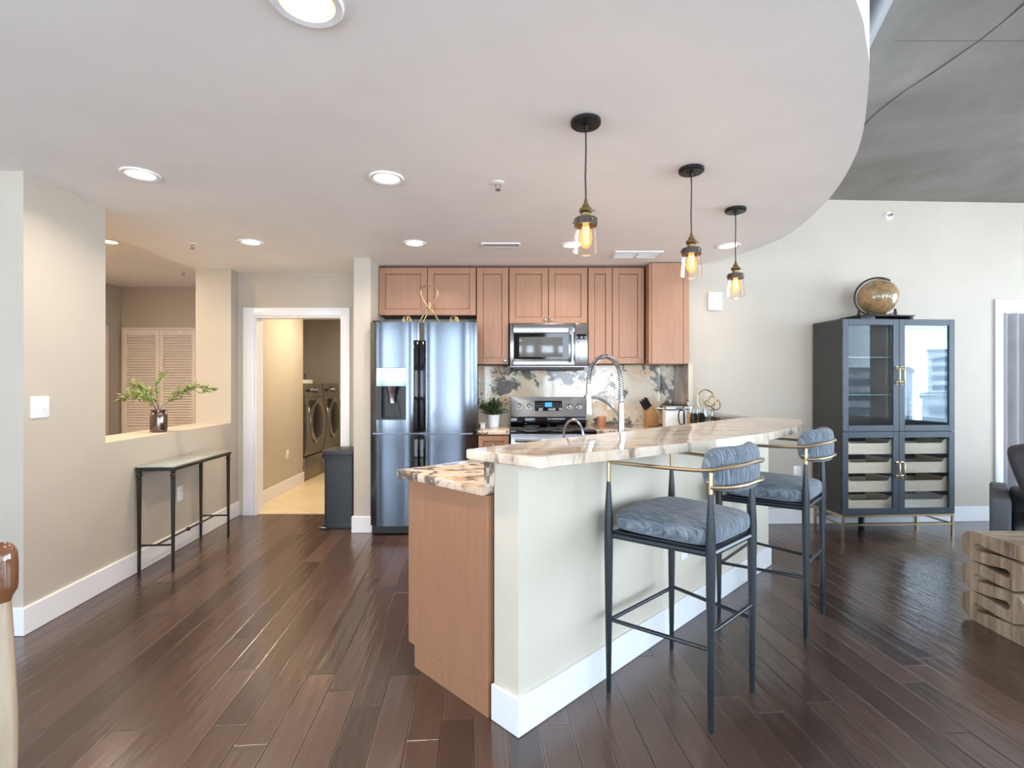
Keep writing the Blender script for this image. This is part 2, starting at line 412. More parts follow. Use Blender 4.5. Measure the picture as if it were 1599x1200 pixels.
o = MB().prism([(-6.1, -4.6), (7.3, -4.6), (7.3, 5.35), (1.7, 5.35), (1.7, 5.2), (-2.9, 5.2), (-2.9, 6.82), (-6.1, 6.82)], -.1, 0).build('floor', M['floor']); struct(o, 'dark brown hand-scraped plank floor of the open room', 'floor')
o = MB().prism([(-2.84, 5.2), (-1.3, 5.2), (-1.3, 8.7), (-3.75, 8.7), (-3.75, 6.86), (-2.84, 6.86)], -.1, .004).build('floor', M['tile']); struct(o, 'cream tile floor of the laundry room behind the open doorway', 'floor')

mb = MB()
mb.prism([WL(0), WL(.602), WL(.602, .33), (-2.9, 2.694)], 0, CZ+.2)
mb.prism([WL(.602), WL(2.31), WL(2.31, .33), WL(.602, .33)], 0, .94)
mb.prism([WL(2.31), WL(2.58), WL(2.58, .33), WL(2.31, .33)], 0, CZ+.2)
o = mb.build('wall_left', M['wall'], smooth=False); struct(o, 'beige wall with a wide pass-through opening above a low ledge', 'wall')
o = MB().box(-6.1, -2.9, 2.694, 2.85, 0, CZ+.3).build('wall_front_left', M['wall'], smooth=False); struct(o, 'short pale wall face turned to the window, beyond the wooden chair', 'wall')
# foyer
o = MB().box(-6.1, -2.85, 6.76, 6.86, 0, 2.75).build('wall_foyer_back', M['wall'], smooth=False); struct(o, 'beige hallway wall above the louvred closet doors', 'wall')
o = MB().box(-5.25, -5.15, 2.85, 6.76, 0, 2.75).build('wall_foyer_left', M['wall'], smooth=False); struct(o, 'tan hallway side wall beside the hinged entry door', 'wall')
o = MB().box(-5.2, -2.9, 2.85, 6.8, 2.60, 2.72).build('ceiling', M['ceiling'], smooth=False); struct(o, 'hallway ceiling seen through the pass-through', 'ceiling')
# laundry wall with a door opening
mb = MB(); mb.box(-2.80, -2.588, 5.15, 5.27, 0, CZ+.2); mb.box(-1.706, -1.405, 5.15, 5.27, 0, CZ+.2); mb.box(-2.588, -1.706, 5.15, 5.27, 2.005, CZ+.2)
o = mb.build('wall_laundry', M['wall'], smooth=False); struct(o, 'beige wall around the white-framed laundry doorway', 'wall')
o = MB().prism([(-2.716, 5.27), (-2.79, 6.84), (-2.88, 6.84), (-2.88, 5.27)], 0, 2.5).build('wall_laundry_left', M['wall'], smooth=False); struct(o, 'beige laundry room wall seen through the doorway', 'wall')
mb = MB(); mb.box(-3.8, -1.2, 8.6, 8.7, 0, 2.5); mb.box(-1.42, -1.32, 5.27, 8.6, 0, 2.5); mb.box(-3.8, -3.7, 6.86, 8.6, 0, 2.5)
o = mb.build('wall_laundry_back', M['wall'], smooth=False); struct(o, 'far laundry room wall behind the washing machines', 'wall')
o = MB().prism([(-2.85, 5.27), (-1.3, 5.27), (-1.3, 8.7), (-3.8, 8.7), (-3.8, 6.86), (-2.85, 6.86)], CZ, CZ+.1).build('ceiling', M['ceiling'], smooth=False); struct(o, 'laundry room ceiling above the machines', 'ceiling')
o = MB().box(-1.405, -1.257, 4.55, 5.27, 0, CZ+.2).build('wall_pier', M['wall'], smooth=False); struct(o, 'beige pier between the laundry doorway and the fridge', 'wall')
o = MB().box(-1.257, 1.64, 5.15, 5.27, 0, CZ+.2).build('wall_kitchen', M['wall'], smooth=False); struct(o, 'kitchen back wall behind the cabinets', 'wall')
mb = MB()
mb.prism([(1.64, wr(1.64)), (4.72, wr(4.72)), (4.72, wr(4.72)+.18), (1.64, 5.27)], 0, 3.95)
mb.prism([(4.72, wr(4.72)), (6.3, wr(6.3)), (6.3, wr(6.3)+.18), (4.72, wr(4.72)+.18)], 2.06, 3.95)
mb.prism([(6.3, wr(6.3)), (7.4, wr(7.4)), (7.4, wr(7.4)+.18), (6.3, wr(6.3)+.18)], 0, 3.95)
o = mb.build('wall_right', M['wall'], smooth=False); struct(o, 'tall beige wall behind the glazed cabinet', 'wall')
mb = MB()
for y0, y1 in ((-4.6, -4.2), (-.1, .25), (4.3, 5.2)): mb.box(7.2, 7.4, y0, y1, 0, 3.3)
for y0, y1 in ((-4.2, -.1), (.25, 4.3)): mb.box(7.2, 7.4, y0, y1, 0, .12); mb.box(7.2, 7.4, y0, y1, 2.9, 3.3)
o = mb.build('wall_window_side', M['wall'], smooth=False); struct(o, 'window wall at the far side of the living area', 'wall')
BW = [(-4.6, -2.9), (-1.9, -.6), (.9, 3.2), (4.2, 6.6)]
mb = MB(); x = -6.1
for a, b in BW: mb.box(x, a, -4.7, -4.5, 0, 3.3); mb.box(a, b, -4.7, -4.5, 0, .12); mb.box(a, b, -4.7, -4.5, 2.9, 3.3); x = b
mb.box(x, 7.4, -4.7, -4.5, 0, 3.3)
o = mb.build('wall_behind', M['wall'], smooth=False); struct(o, 'window wall behind the viewer', 'wall')
mb = MB(); mb.box(-6.2, -6.1, -4.7, -3.7, 0, 3.3); mb.box(-6.2, -6.1, -.3, 6.86, 0, 3.3); mb.box(-6.2, -6.1, -3.7, -.3, 0, .12); mb.box(-6.2, -6.1, -3.7, -.3, 2.9, 3.3)
o = mb.build('wall_far_left', M['wall'], smooth=False); struct(o, 'side wall of the room beyond the dining chair', 'wall')

# dropped kitchen ceiling with its curved rim
rim = catmull([(-2.6, .1), (-1.4, .12), (-.6, .32), (.1, .68), (.55, 1.03), (1.0, 1.49), (1.147, 1.66), (1.327, 1.906), (1.657, 2.455), (1.91, 3.08), (2.06, 3.73), (2.05, 4.13), (1.95, 4.45), (1.78, 4.78), (1.6, 5.0)], 6)
poly = [(-6.1, .1)]+[(p.x, p.y) for p in rim]+[(1.6, 5.2), (-2.75, 5.2), WL(2.5, .36), WL(.12, .36), (-6.1, 2.8)]
o = MB().prism(poly, CZ, 3.9).build('ceiling', M['ceiling'], ang=30); struct(o, 'dropped white kitchen ceiling with a curved rim', 'ceiling')
edge = [(2.05, 3.15), (1.87, 2.69), (1.735, 2.333), (1.45, 1.6), (1.0, .75), (.3, -.3), (-1.0, -1.1), (-6.1, -1.4)]
o = MB().prism(edge+[(-6.1, -4.7), (7.4, -4.7), (7.4, 5.15), (1.55, 5.05), (1.55, 3.7)], KZ, KZ+.18).build('ceiling', M['concrete'], smooth=False); struct(o, 'raw grey concrete ceiling over the living area', 'ceiling')
o = MB().prism(offset_strip(edge, -.03), KZ-.004, 3.92).build('wall_loft', plain('grey white upstand paint', (176, 180, 182), .6, 0, .02), smooth=False); struct(o, 'white upstand in the gap between the curved rim and the concrete', 'wall')
o = MB().box(-6.2, 2.3, -1.6, 4.6, 3.9, 4.0).build('ceiling', M['ceiling'], smooth=False); struct(o, 'white ceiling high in the gap beside the concrete', 'ceiling')
# form joints in the concrete (raised ragged lips)
random.seed(3)
L = [(2.36+.02*math.sin(i*.9)+random.uniform(-.006, .006), 4.85-.14*i, KZ-.001) for i in range(48)]
o = MB().tube(L, [random.uniform(.001, .0045) for _ in L], 6).build('trim_1', M['crack']); struct(o, 'ragged dark joint running along the concrete ceiling', 'joint')
o = MB().tube([(1.95+.12*i, 2.61+random.uniform(-.002, .002), KZ-.0005) for i in range(40)], .0011, 6).build('trim_2', M['crack']); struct(o, 'fine straight joint across the concrete ceiling', 'joint')

# bar half wall (local frame u along the bar, n into the kitchen)
BO = Vector((.024, 1.903)); BU = Vector((.714, .700)); BN = Vector((-.700, .714)); BA = math.atan2(.700, .714)
def B(u, n): v = BO+BU*u+BN*n; return (v.x, v.y)
o = MB().prism([B(.016, .016), B(2.6, .016), B(2.6, .15), B(.016, .15)], 0, 1.028).build('wall_bar', M['bar_wall'], smooth=False); struct(o, 'cream half wall carrying the raised bar top', 'wall')
o = MB().prism([(1.68, 3.93), (1.9, 3.93), (1.9, 4.8), (1.68, 4.8)], 0, 1.015).build('wall_ledge', M['wall'], smooth=False); struct(o, 'half wall between the bar end and the tall wall', 'wall')

# baseboards
def baseboard(name, pts, d, label, h=.145):
    poly = offset_strip(pts, d)
    o = MB().prism(poly, 0, h, bev=.004, seg=1).build(name, M['trim']); struct(o, label, 'baseboard')
baseboard('baseboard_left', [(-6.0, 2.694), (-2.569, 2.694), WL(2.456)], -.018, 'white baseboard along the wall with the pass-through')
baseboard('baseboard_laundry_wall', [(-1.625, 5.15), (-1.405, 5.15), (-1.405, 4.55), (-1.257, 4.55), (-1.257, 4.58)], -.016, 'white baseboard around the pier beside the black bin')
baseboard('baseboard_laundry', [(-2.717, 5.30), (-2.79, 6.84)], -.016, 'white baseboard in the laundry room', .15)
baseboard('baseboard_right', [(1.92, wr(1.92)), (4.63, wr(4.63))], -.016, 'white baseboard behind the glazed cabinet')
baseboard('baseboard_bar', [B(.016, .15), B(.016, .016), B(2.6, .016), B(2.6, .15)], -.016, 'white baseboard around the bar half wall')

# laundry door casing and jamb
mb = MB(); y0, y1 = 5.132, 5.15
mb.box(-2.697, -2.588, y0, y1, 0, 2.086, .004); mb.box(-1.706, -1.626, y0, y1, 0, 2.086, .004); mb.box(-2.588, -1.706, y0, y1, 2.005, 2.086, .004)
mb.box(-2.588, -2.57, 5.15, 5.29, 0, 2.005); mb.box(-1.724, -1.706, 5.15, 5.29, 0, 2.005); mb.box(-2.57, -1.724, 5.15, 5.29, 1.987, 2.005)
o = mb.build('door_1', M['trim']); struct(o, 'white casing of the open laundry doorway', 'door frame')
# foyer doors
root = thing('door_2', 'white louvred bifold closet doors behind the vase', 'door', (-5.13, 6.76, 0)); root['kind'] = 'structure'
mb = MB(); mb.box(0, .03, -.03, 0, 0, 2.06); mb.box(.03, 1.97, -.03, 0, 2.035, 2.06); mb.build('frame', M['louvre'], root)
for k in range(4):
    mb = MB(); x0 = .03+k*.478; x1 = x0+.474; z1 = 2.03
    mb.box(x0, x0+.05, -.05, -.02, .01, z1, .003); mb.box(x1-.05, x1, -.05, -.02, .01, z1, .003)
    for za, zb in ((.01, .14), (.66, .74), (z1-.07, z1)): mb.box(x0+.05, x1-.05, -.05, -.02, za, zb)
    mb.box(x0+.05, x1-.05, -.022, -.02, .14, z1-.07)
    pl_ = mb.build('leaf_panel', M['louvre'], root)
    mb = MB()
    for za, zb in ((.14, .66), (.74, z1-.07)):
        n = int((zb-za)/.034)
        for i in range(n):
            zc = za+(i+.5)*(zb-za)/n
            mb.box(x0+.045, x1-.045, -.02, .02, -.004, .004, M=Matrix.Translation((0, -.034, zc)) @ Matrix.Rotation(.95, 4, 'X'))
    mb.build('slats', M['louvre'], pl_)
mb = MB(); mb.box(-.02, .02, -.056, -.05, -.012, .012, M=Matrix.Translation((.78, 0, 1.985)))
mb.build('label_plate', M['white'], root)
root = thing('door_3', 'entry door edge with dark hinges in the hallway', 'door', (-5.15, 6.37, 0)); root['kind'] = 'structure'
MB().box(0, .04, -.95, .12, 0, 2.06, .003).build('jamb', M['louvre'], root)
for z in (.35, .98, 1.25, 1.72): MB().box(.04, .047, .02, .06, z-.055, z+.055, .002).build('hinge', M['iron'], root)
# right hand door with curtain
yr = wr(4.72)
root = thing('door_4', 'white framed glass door with a grey curtain beside the sofa', 'door', (4.72, yr, 0), math.atan(.045)); root['kind'] = 'structure'
mb = MB(); mb.box(-.075, 0, -.018, 0, 0, 2.135, .004); mb.box(0, 1.58, -.018, 0, 2.06, 2.135, .004); mb.box(0, .02, 0, .18, 0, 2.06); mb.box(.02, 1.58, 0, .18, 2.04, 2.06)
mb.build('frame', M['trim'], root)
MB().box(.02, 1.58, .165, .172, 0.01, 2.04).build('pane', M['pane_win'], root)
o = MB()
pts = []; n = 150
for i in range(n+1):
    x = i/n*1.5; pts.append((4.75+x, wr(4.75+x)+.085+.026*math.sin(x*52+.8*math.sin(x*9))))
o.prism(offset_strip(pts, .006), .02, 2.02)
o = o.build('curtain', M['curtain'], ang=60); tag(o, 'grey full-length curtain hanging in the white door frame', 'curtain')

# windows off to the side and behind
def window(name, horizontal, a, b, c, label):
    root = thing(name, label, 'window', (0, 0, 0)); root['kind'] = 'structure'
    mb = MB(); g = MB(); n = max(1, round((b-a)/2.0)); w = (b-a)/n
    def bx(m, p0, p1, q0, q1, z0, z1):
        if horizontal: m.box(p0, p1, c-q1, c-q0, z0, z1)
        else: m.box(c+q0, c+q1, p0, p1, z0, z1)
    for i in range(n+1): x = a+i*w; bx(mb, max(a, x-.03), min(b, x+.03), .06, .13, .12, 2.9)
    for z in (.12, 2.84): bx(mb, a, b, .06, .13, z, z+.06)
    bx(g, a, b, .09, .098, .13, 2.89)
    mb.build('frame', M['slate'], root, smooth=False); g.build('pane', M['pane_win'], root, smooth=False)
window('window_1', False, -4.2, -.1, 7.2, 'tall living room window nearest the back corner')
window('window_2', False, .25, 4.3, 7.2, 'tall living room window beside the sofa')
for k, (a, b) in enumerate(BW): window('window_%d' % (k+3), True, a, b, -4.5, ['window in the back corner behind the dining chair', 'narrow window behind the viewer', 'wide window behind the viewer', 'window in the back corner of the living area'][k])

window('window_7', False, -3.7, -.3, -6.3, 'unseen tall window added at the dining end to light the peninsula panel')  # invented opening, brings sky light onto the peninsula panel and ceiling
# daylight: soft sky light entering at each window opening
def skylight(name, loc, rot, sx, sy, power, col=(.86, .94, 1.0)):
    l = bpy.data.lights.new(name, 'AREA'); l.shape = 'RECTANGLE'; l.size = sx; l.size_y = sy; l.energy = power; l.color = col
    o = bpy.data.objects.new(name, l); COL.objects.link(o); o.location = loc; o.rotation_euler = rot
    l.cycles.is_portal = True
    return o
skylight('daylight_side', (7.19, -2.15, 1.5), (0, PI/2, 0), 2.8, 4.1, 1)
skylight('daylight_side', (7.19, 2.28, 1.5), (0, PI/2, 0), 2.8, 4.05, 1)
skylight('daylight_added_window', (-6.08, -2.0, 1.5), (0, -PI/2, 0), 2.8, 3.4, 1)  # portal for the added side window
for a, b in BW: skylight('daylight_behind', ((a+b)/2, -4.49, 1.5), (PI/2, 0, 0), b-a, 2.8, 1)

#@@OBJECTS@@
# ================================================================== ceiling fittings
def downlight(x, y, z, label, r=.085, power=26, spread=2.6):
    root = thing('recessed_downlight', label, 'ceiling light', (x, y, z), 0, 'recessed downlights')
    MB().lathe([(r*.86, -.001), (r*.90, -.006), (r*1.12, -.009), (r*1.18, -.004), (r*1.18, .002), (r*.86, .002)], seg=40, closed=True).build('trim_ring', M['white'], root)
    MB().lathe([(0, -.003), (r*.5, -.004), (r*.875, -.002), (r*.875, .001), (0, .001)], seg=40).build('lens', M['lamp_face'], root)
    l = bpy.data.lights.new('downlight_lamp', 'AREA'); l.shape = 'DISK'; l.size = r*1.4; l.energy = power*WARM; l.color = (1, .86, .70); l.spread = spread
    lo = bpy.data.objects.new('downlight_lamp', l); COL.objects.link(lo); lo.parent = root; lo.location = (0, 0, -.012)
    return root
for x, y, z, lab in ((-.60, 1.50, CZ, 'large lit recessed downlight nearest the viewer in the white ceiling'),
                     (-1.98, 2.73, CZ, 'lit recessed downlight above the floor near the pass-through wall'),
                     (-.68, 2.78, CZ, 'lit recessed downlight midway between fridge and viewer'),
                     (-2.06, 4.04, CZ, 'lit recessed downlight in front of the laundry doorway'),
                     (-.773, 4.07, CZ, 'lit recessed downlight in front of the fridge'),
                     (.485, 4.12, CZ, 'lit recessed downlight in front of the range, behind the nearest pendant'),
                     (1.753, 4.15, CZ, 'lit recessed downlight behind the farthest pendant cord'),
                     (-3.62, 4.6, 2.60, 'lit recessed downlight in the hallway ceiling behind the pass-through')):
    downlight(x, y, z, lab, .088 if y < 2 else .078, 13 if x > 1.5 else 26)
# unseen twin downlights deeper in the laundry and hallway
def sprinkler(x, y, z, label):
    root = thing('sprinkler_head', label, 'sprinkler', (x, y, z), 0, 'ceiling sprinklers')
    MB().lathe([(0, 0), (.034, 0), (.036, -.004), (.02, -.008), (.012, -.008), (0, -.008)], seg=24).build('cup', M['white'], root)
    mb = MB(); mb.cyl((-.012, 0, -.006), (-.010, 0, -.032), .003, seg=8); mb.cyl((.012, 0, -.006), (.010, 0, -.032), .003, seg=8); mb.box(-.012, .012, -.004, .004, -.036, -.03, .001)
    mb.build('yoke', M['chrome'], root)
    MB().lathe([(0, -.042), (.016, -.042), (.016, -.038), (0, -.036)], seg=16).build('deflector', M['chrome'], root)
sprinkler(-.078, 2.85, CZ, 'small white ceiling sprinkler nearest the first pendant')
sprinkler(-2.55, 4.09, CZ, 'small ceiling sprinkler above the console end of the pass-through')
sprinkler(-3.74, 5.83, 2.60, 'small sprinkler in the hallway ceiling above the closet doors')
root = thing('wall_sprinkler', 'round white sidewall sprinkler high on the tall wall above the globe', 'sprinkler', (3.595, wr(3.595), 2.925), 0)
R90 = Matrix.Rotation(PI/2, 4, 'X')
MB().lathe([(0, .012), (.034, .010), (.040, .002), (.040, 0), (0, 0)], seg=28, M=R90).build('escutcheon', M['white'], root)
MB().lathe([(0, .04), (.014, .038), (.012, .012), (0, .012)], seg=16, M=R90).build('nozzle', M['chrome'], root)
# vents
root = thing('ceiling_vent', 'small slatted supply vent in the ceiling before the tall cabinets', 'vent', (-.09, 4.12, CZ))
mb = MB(); w, d = .155, .06
mb.box(-w, w, -d, -d+.016, -.008, .001, .002); mb.box(-w, w, d-.016, d, -.008, .001, .002); mb.box(-w, -w+.016, -d+.016, d-.016, -.008, .001, .002); mb.box(w-.016, w, -d+.016, d-.016, -.008, .001, .002)
mb.build('frame', M['white'], root)
mb = MB()
for i in range(24): mb.box(-.0035, .0035, -d+.016, d-.016, -.0012, .0012, M=Matrix.Translation((-w+.024+i*.0114, 0, -.004)) @ Matrix.Rotation(.7, 4, 'Y'))
mb.build('slats', M['white'], root, smooth=False)
MB().box(-w+.012, w-.012, -d+.012, d-.012, -.001, .001).build('backing', M['grille'], root, smooth=False)
root = thing('return_vent', 'white two-panel return air grille in the ceiling above the range', 'vent', (1.075, 4.42, CZ))
mb = MB(); w, d = .205, .11
for x0, x1 in ((-w, -w+.018), (-.009, .009), (w-.018, w)): mb.box(x0, x1, -d, d, -.009, .001, .002)
for y0, y1 in ((-d, -d+.018), (d-.018, d)):
    mb.box(-w+.018, -.009, y0, y1, -.009, .001, .002); mb.box(.009, w-.018, y0, y1, -.009, .001, .002)
mb.build('frame', M['white'], root)
for sx_ in (-1, 1):
    mb = MB()
    for i in range(15): mb.box(-.088, .088, -.005, .005, -.001, .001, M=Matrix.Translation((sx_*.098, -d+.028+i*.0118, -.005)) @ Matrix.Rotation(.5, 4, 'X'))
    mb.build('slatted_panel', M['white'], root, smooth=False)
MB().box(-w+.01, w-.01, -d+.01, d-.01, -.001, .001).build('backing', M['grille'], root, smooth=False)

# ================================================================== pendants
def pendant(x, y, label):
    root = thing('pendant_lamp', label, 'pendant lamp', (x, y, CZ), 0, 'glass jar pendants over the bar')
    MB().lathe([(0, .001), (.058, .001), (.064, -.004), (.064, -.018), (.058, -.024), (.010, -.026), (.008, -.045), (0, -.045)], seg=40).build('ceiling_canopy', M['bronze_black'], root)
    for a in (.6, .6+PI): MB().lathe([(0, -.034), (.004, -.032), (.004, -.02), (0, -.02)], c=(.03*math.cos(a), .03*math.sin(a), 0), seg=8).build('canopy_screw', M['bronze_black'], root)
    MB().tube([(0, 0, -.03), (.001, 0, -.12), (-.0015, 0, -.24), (.001, .0, -.345)], .0032, 8).build('cord', M['black'], root)
    MB().lathe([(0, -.335), (.006, -.335), (.008, -.352), (.015, -.360), (.016, -.368), (.026, -.376), (.028, -.386), (.025, -.392), (.020, -.395), (.020, -.424), (0, -.424)], seg=28).build('socket', M['old_brass'], root)
    MB().cyl((.018, 0, -.384), (.038, 0, -.384), .004, seg=8).build('switch_key', M['old_brass'], root)
    MB().lathe([(0, -.414), (.044, -.416), (.049, -.420), (.049, -.449), (.045, -.449), (.045, -.424), (0, -.424)], seg=36).build('collar', M['grey_collar'], root)
    for k in range(3):
        a = -1.2+k*2*PI/3
        MB().cyl((.046*math.cos(a), .046*math.sin(a), -.433), (.056*math.cos(a), .056*math.sin(a), -.433), .0045, seg=10).build('thumb_screw', M['old_brass'], root)
    MB().lathe([(.044, -.440), (.046, -.452), (.0565, -.548), (.0572, -.556), (.052, -.562), (.022, -.574), (.008, -.578), (0, -.578)], seg=40).build('glass_shade', M['pane_shade'], root)
    b = MB().lathe([(0, -.424), (.013, -.426), (.0135, -.446), (.016, -.455), (.025, -.478), (.0285, -.500), (.025, -.522), (.014, -.540), (0, -.545)], seg=24).build('bulb', M['bulb'], root)
    n = 64; pts = [(.0115*math.cos(i*.62), .0115*math.sin(i*.62), -.452-.072*i/n) for i in range(n+1)]
    MB().tube(pts, .0011, 5).build('filament', M['filament'], b)
    l = bpy.data.lights.new('pendant_bulb_light', 'POINT'); l.energy = 4*WARM; l.color = (1, .70, .42); l.shadow_soft_size = .03
    lo = bpy.data.objects.new('pendant_bulb_light', l); COL.objects.link(lo); lo.parent = root; lo.location = (0, 0, -.49)
pendant(.313, 2.175, 'glass jar pendant lamp hanging nearest, above the near end of the bar')
pendant(.931, 2.66, 'middle glass jar pendant lamp above the centre of the bar')
pendant(1.427, 3.27, 'farthest glass jar pendant lamp above the far end of the bar')

# ================================================================== wall fittings
def plate(name, w, h, kind, label, cat, loc, rotz, group=None):
    """cover plate whose face looks along local -y"""
    root = thing(name, label, cat, loc, rotz, group)
    MB().box(-w/2, w/2, -.006, .001, -h/2, h/2, .003).build('cover_plate', M['white'], root)
    if kind == 'outlet':
        mb = MB(); mb.box(-.017, .017, -.009, -.005, -.033, .033, .002); mb.build('receptacle', M['white'], root)
        for z in (-.017, .017):
            for dx in (-.006, .006): MB().box(dx-.001, dx+.001, -.0095, -.0085, z-.004, z+.004).build('slot', M['black'], root, smooth=False)
    else:
        for dx in ((-.023, .023) if kind == 'double' else (0,)):
            MB().box(dx-.005, dx+.005, -.016, -.004, -.008, .012, .002).build('toggle', M['white'], root)
    return root
aw = math.atan2(DL.y, DL.x)      # along the left wall
def wl3(s, z): p = WL(s); return (p[0], p[1], z)
LW = PI/2+math.atan(.0748)       # turns local -y towards the room (+x)
plate('light_switch', .118, .118, 'double', 'white double light switch on the wall near the chair', 'light switch', wl3(.099, 1.194), LW)
plate('wall_outlet', .072, .116, 'outlet', 'white outlet low on the wall behind the console table', 'outlet', wl3(1.436, .438), LW)
plate('wall_outlet', .072, .116, 'outlet', 'white outlet low on the laundry room wall', 'outlet', (-2.766, 6.31, .45), PI/2+.047)
plate('wall_outlet', .072, .116, 'outlet', 'white outlet on the tall wall beside the far bar stool', 'outlet', (2.70, wr(2.70), .487), math.atan(.045))
p = B(1.315, .016); plate('wall_outlet', .072, .116, 'outlet', 'white outlet on the bar half wall under the stool seat', 'outlet', (p[0], p[1], .41), BA)
plate('wall_outlet', .072, .116, 'outlet', 'pale outlet on the stone backsplash right of the range', 'outlet', (.985, 5.124, 1.12), 0)
root = thing('wall_speaker', 'small square white wall speaker with a round grille beside the corner cabinet', 'speaker', (1.90, wr(1.90), 2.095), math.atan(.045))
MB().box(-.066, .066, -.03, .001, -.086, .086, .008).build('housing', M['white'], root)
MB().lathe([(0, .036), (.046, .035), (.05, .029), (0, .028)], seg=28, M=Matrix.Translation((0, 0, .012)) @ R90).build('round_grille', plain('pale grey grille', (206, 206, 206), .6), root)

# ================================================================== kitchen cabinets
def shaker(x0, x1, z0, z1, parent, knob=None, name='door', y=-.022, fr=.058):
    mb = MB(); t_ = .02
    mb.box(x0, x0+fr, y, y+t_, z0, z1, .002, 1); mb.box(x1-fr, x1, y, y+t_, z0, z1, .002, 1)
    mb.box(x0+fr, x1-fr, y, y+t_, z0, z0+fr, .002, 1); mb.box(x0+fr, x1-fr, y, y+t_, z1-fr, z1, .002, 1)
    mb.box(x0+fr+.003, x1-fr-.003, y+.009, y+.018, z0+fr+.003, z1-fr-.003, .001, 1)
    d = mb.build(name, M['cab'], parent)
    if knob:
        MB().lathe([(0, .026), (.009, .025), (.0135, .019), (.011, .013), (.006, .009), (.006, 0), (0, 0)], seg=18, M=Matrix.Translation((knob[0], y, knob[1])) @ R90).build('knob', M['chrome'], d)
    return d
def upper(x0, x1, z0, label, doors, yf=4.84, yb=5.12, z1=2.415, bottom_knob=True):
    w = x1-x0; root = thing('upper_cabinet', label, 'cabinet', (x0, yf, z0), 0)
    h = z1-z0
    MB().box(.0015, w-.0015, 0, yb-yf, 0, h, .001, 1).build('carcass', M['cab_dark'], root)
    n = len(doors); a = 0
    for k, (f, side) in enumerate(doors):
        b = a+f*w; kx = None
        if side: kx = ((b-.03) if side == 'r' else (a+.03), .035)
        shaker(a+.003, b-.003, .002, h-.002, root, kx); a = b
    return root
upper(-1.255, -.338, 1.966, 'short two-door cabinet above the fridge', [(.5, None), (.5, None)])
upper(-.334, -.032, 1.5045, 'tall narrow one-door cabinet between fridge and microwave', [(1, 'r')])
upper(-.028, .712, 1.89, 'short two-door cabinet above the microwave', [(.5, 'r'), (.5, 'l')])
upper(.716, 1.245, 1.51, 'tall two-door cabinet right of the microwave', [(.43, None), (.57, None)])
root = thing('corner_cabinet', 'corner cabinet showing its plain end panel beside the tall wall', 'cabinet', (1.27, 4.70, 1.505), 0)
MB().box(.012, .355, 0, .42, 0, .925, .002, 1).build('end_panel', M['cab'], root)
mb = MB(); mb.box(-.012, .010, .004, .13, .002, .920, .002, 1); d = mb.build('door', M['cab'], root)
MB().lathe([(0, .026), (.009, .025), (.0135, .019), (.011, .013), (.006, .009), (.006, 0), (0, 0)], seg=18, M=Matrix.Translation((-.012, .035, .035)) @ Matrix.Rotation(-PI/2, 4, 'Y')).build('knob', M['chrome'], d)
mb = MB(); mb.box(.30, .304, -.0015, .0, 0, .925); mb.build('panel_seam', M['cab_dark'], root, smooth=False)
o = MB().box(-1.256, 1.262, 4.85, 5.14, 2.415, 2.439).build('trim_3', M['cab_dark'], smooth=False); struct(o, 'dark filler strip between the upper cabinets and the ceiling', 'trim')
# base cabinets
def base(x0, x1, label, yf=4.47, yb=5.12, drawer=True):
    w = x1-x0; root = thing('base_cabinet', label, 'cabinet', (x0, yf, 0), 0)
    MB().box(.002, w-.002, 0, yb-yf, .10, .878, .001, 1).build('carcass', M['cab_dark'], root)
    MB().box(.002, w-.002, .06, yb-yf, 0, .10).build('toe_kick', M['black'], root)
    shaker(.004, w-.004, .705, .868, root, (w/2, .785), 'drawer', fr=.045)
    shaker(.004, w-.004, .105, .698, root, (w-.035, .65))
    return root
base(-.296, -.022, 'narrow base cabinet with a drawer between fridge and range')
base(.735, 1.25, 'base cabinet right of the range')
# backsplash slabs
o = MB().box(-.338, 1.625, 5.125, 5.149, .916, 1.95).build('trim_4', M['splash'], smooth=False); struct(o, 'cream, black and grey marbled stone backsplash slab', 'backsplash')
o = MB().box(1.618, 1.639, 4.70, 5.125, .916, 1.505).build('trim_5', M['splash_side'], smooth=False); struct(o, 'brown streaked stone backsplash return at the corner', 'backsplash')
o = MB().box(1.612, 1.65, 4.676, 4.70, .916, 1.505).build('trim_6', plain('pale stone edge', (196, 186, 170), .5), smooth=False); struct(o, 'pale stone edge strip ending the backsplash', 'backsplash')
# worktops
o = MB().prism([(-.30, 4.445), (-.022, 4.445), (-.022, 5.124), (-.30, 5.124)], .88, .916, .004).build('worktop', M['granite_low']); tag(o, 'small granite worktop between fridge and range under the potted herb', 'worktop')
p1, p2 = B(2.42, .775), B(2.42, .18)
o = MB().prism([(.735, 4.445), (1.02, 4.445), p1, p2, (1.63, 3.95), (1.616, 4.69), (1.61, 5.124), (.735, 5.124)], .88, .916, .004).build('worktop', M['granite_low']); tag(o, 'granite worktop right of the range under the knife block', 'worktop')
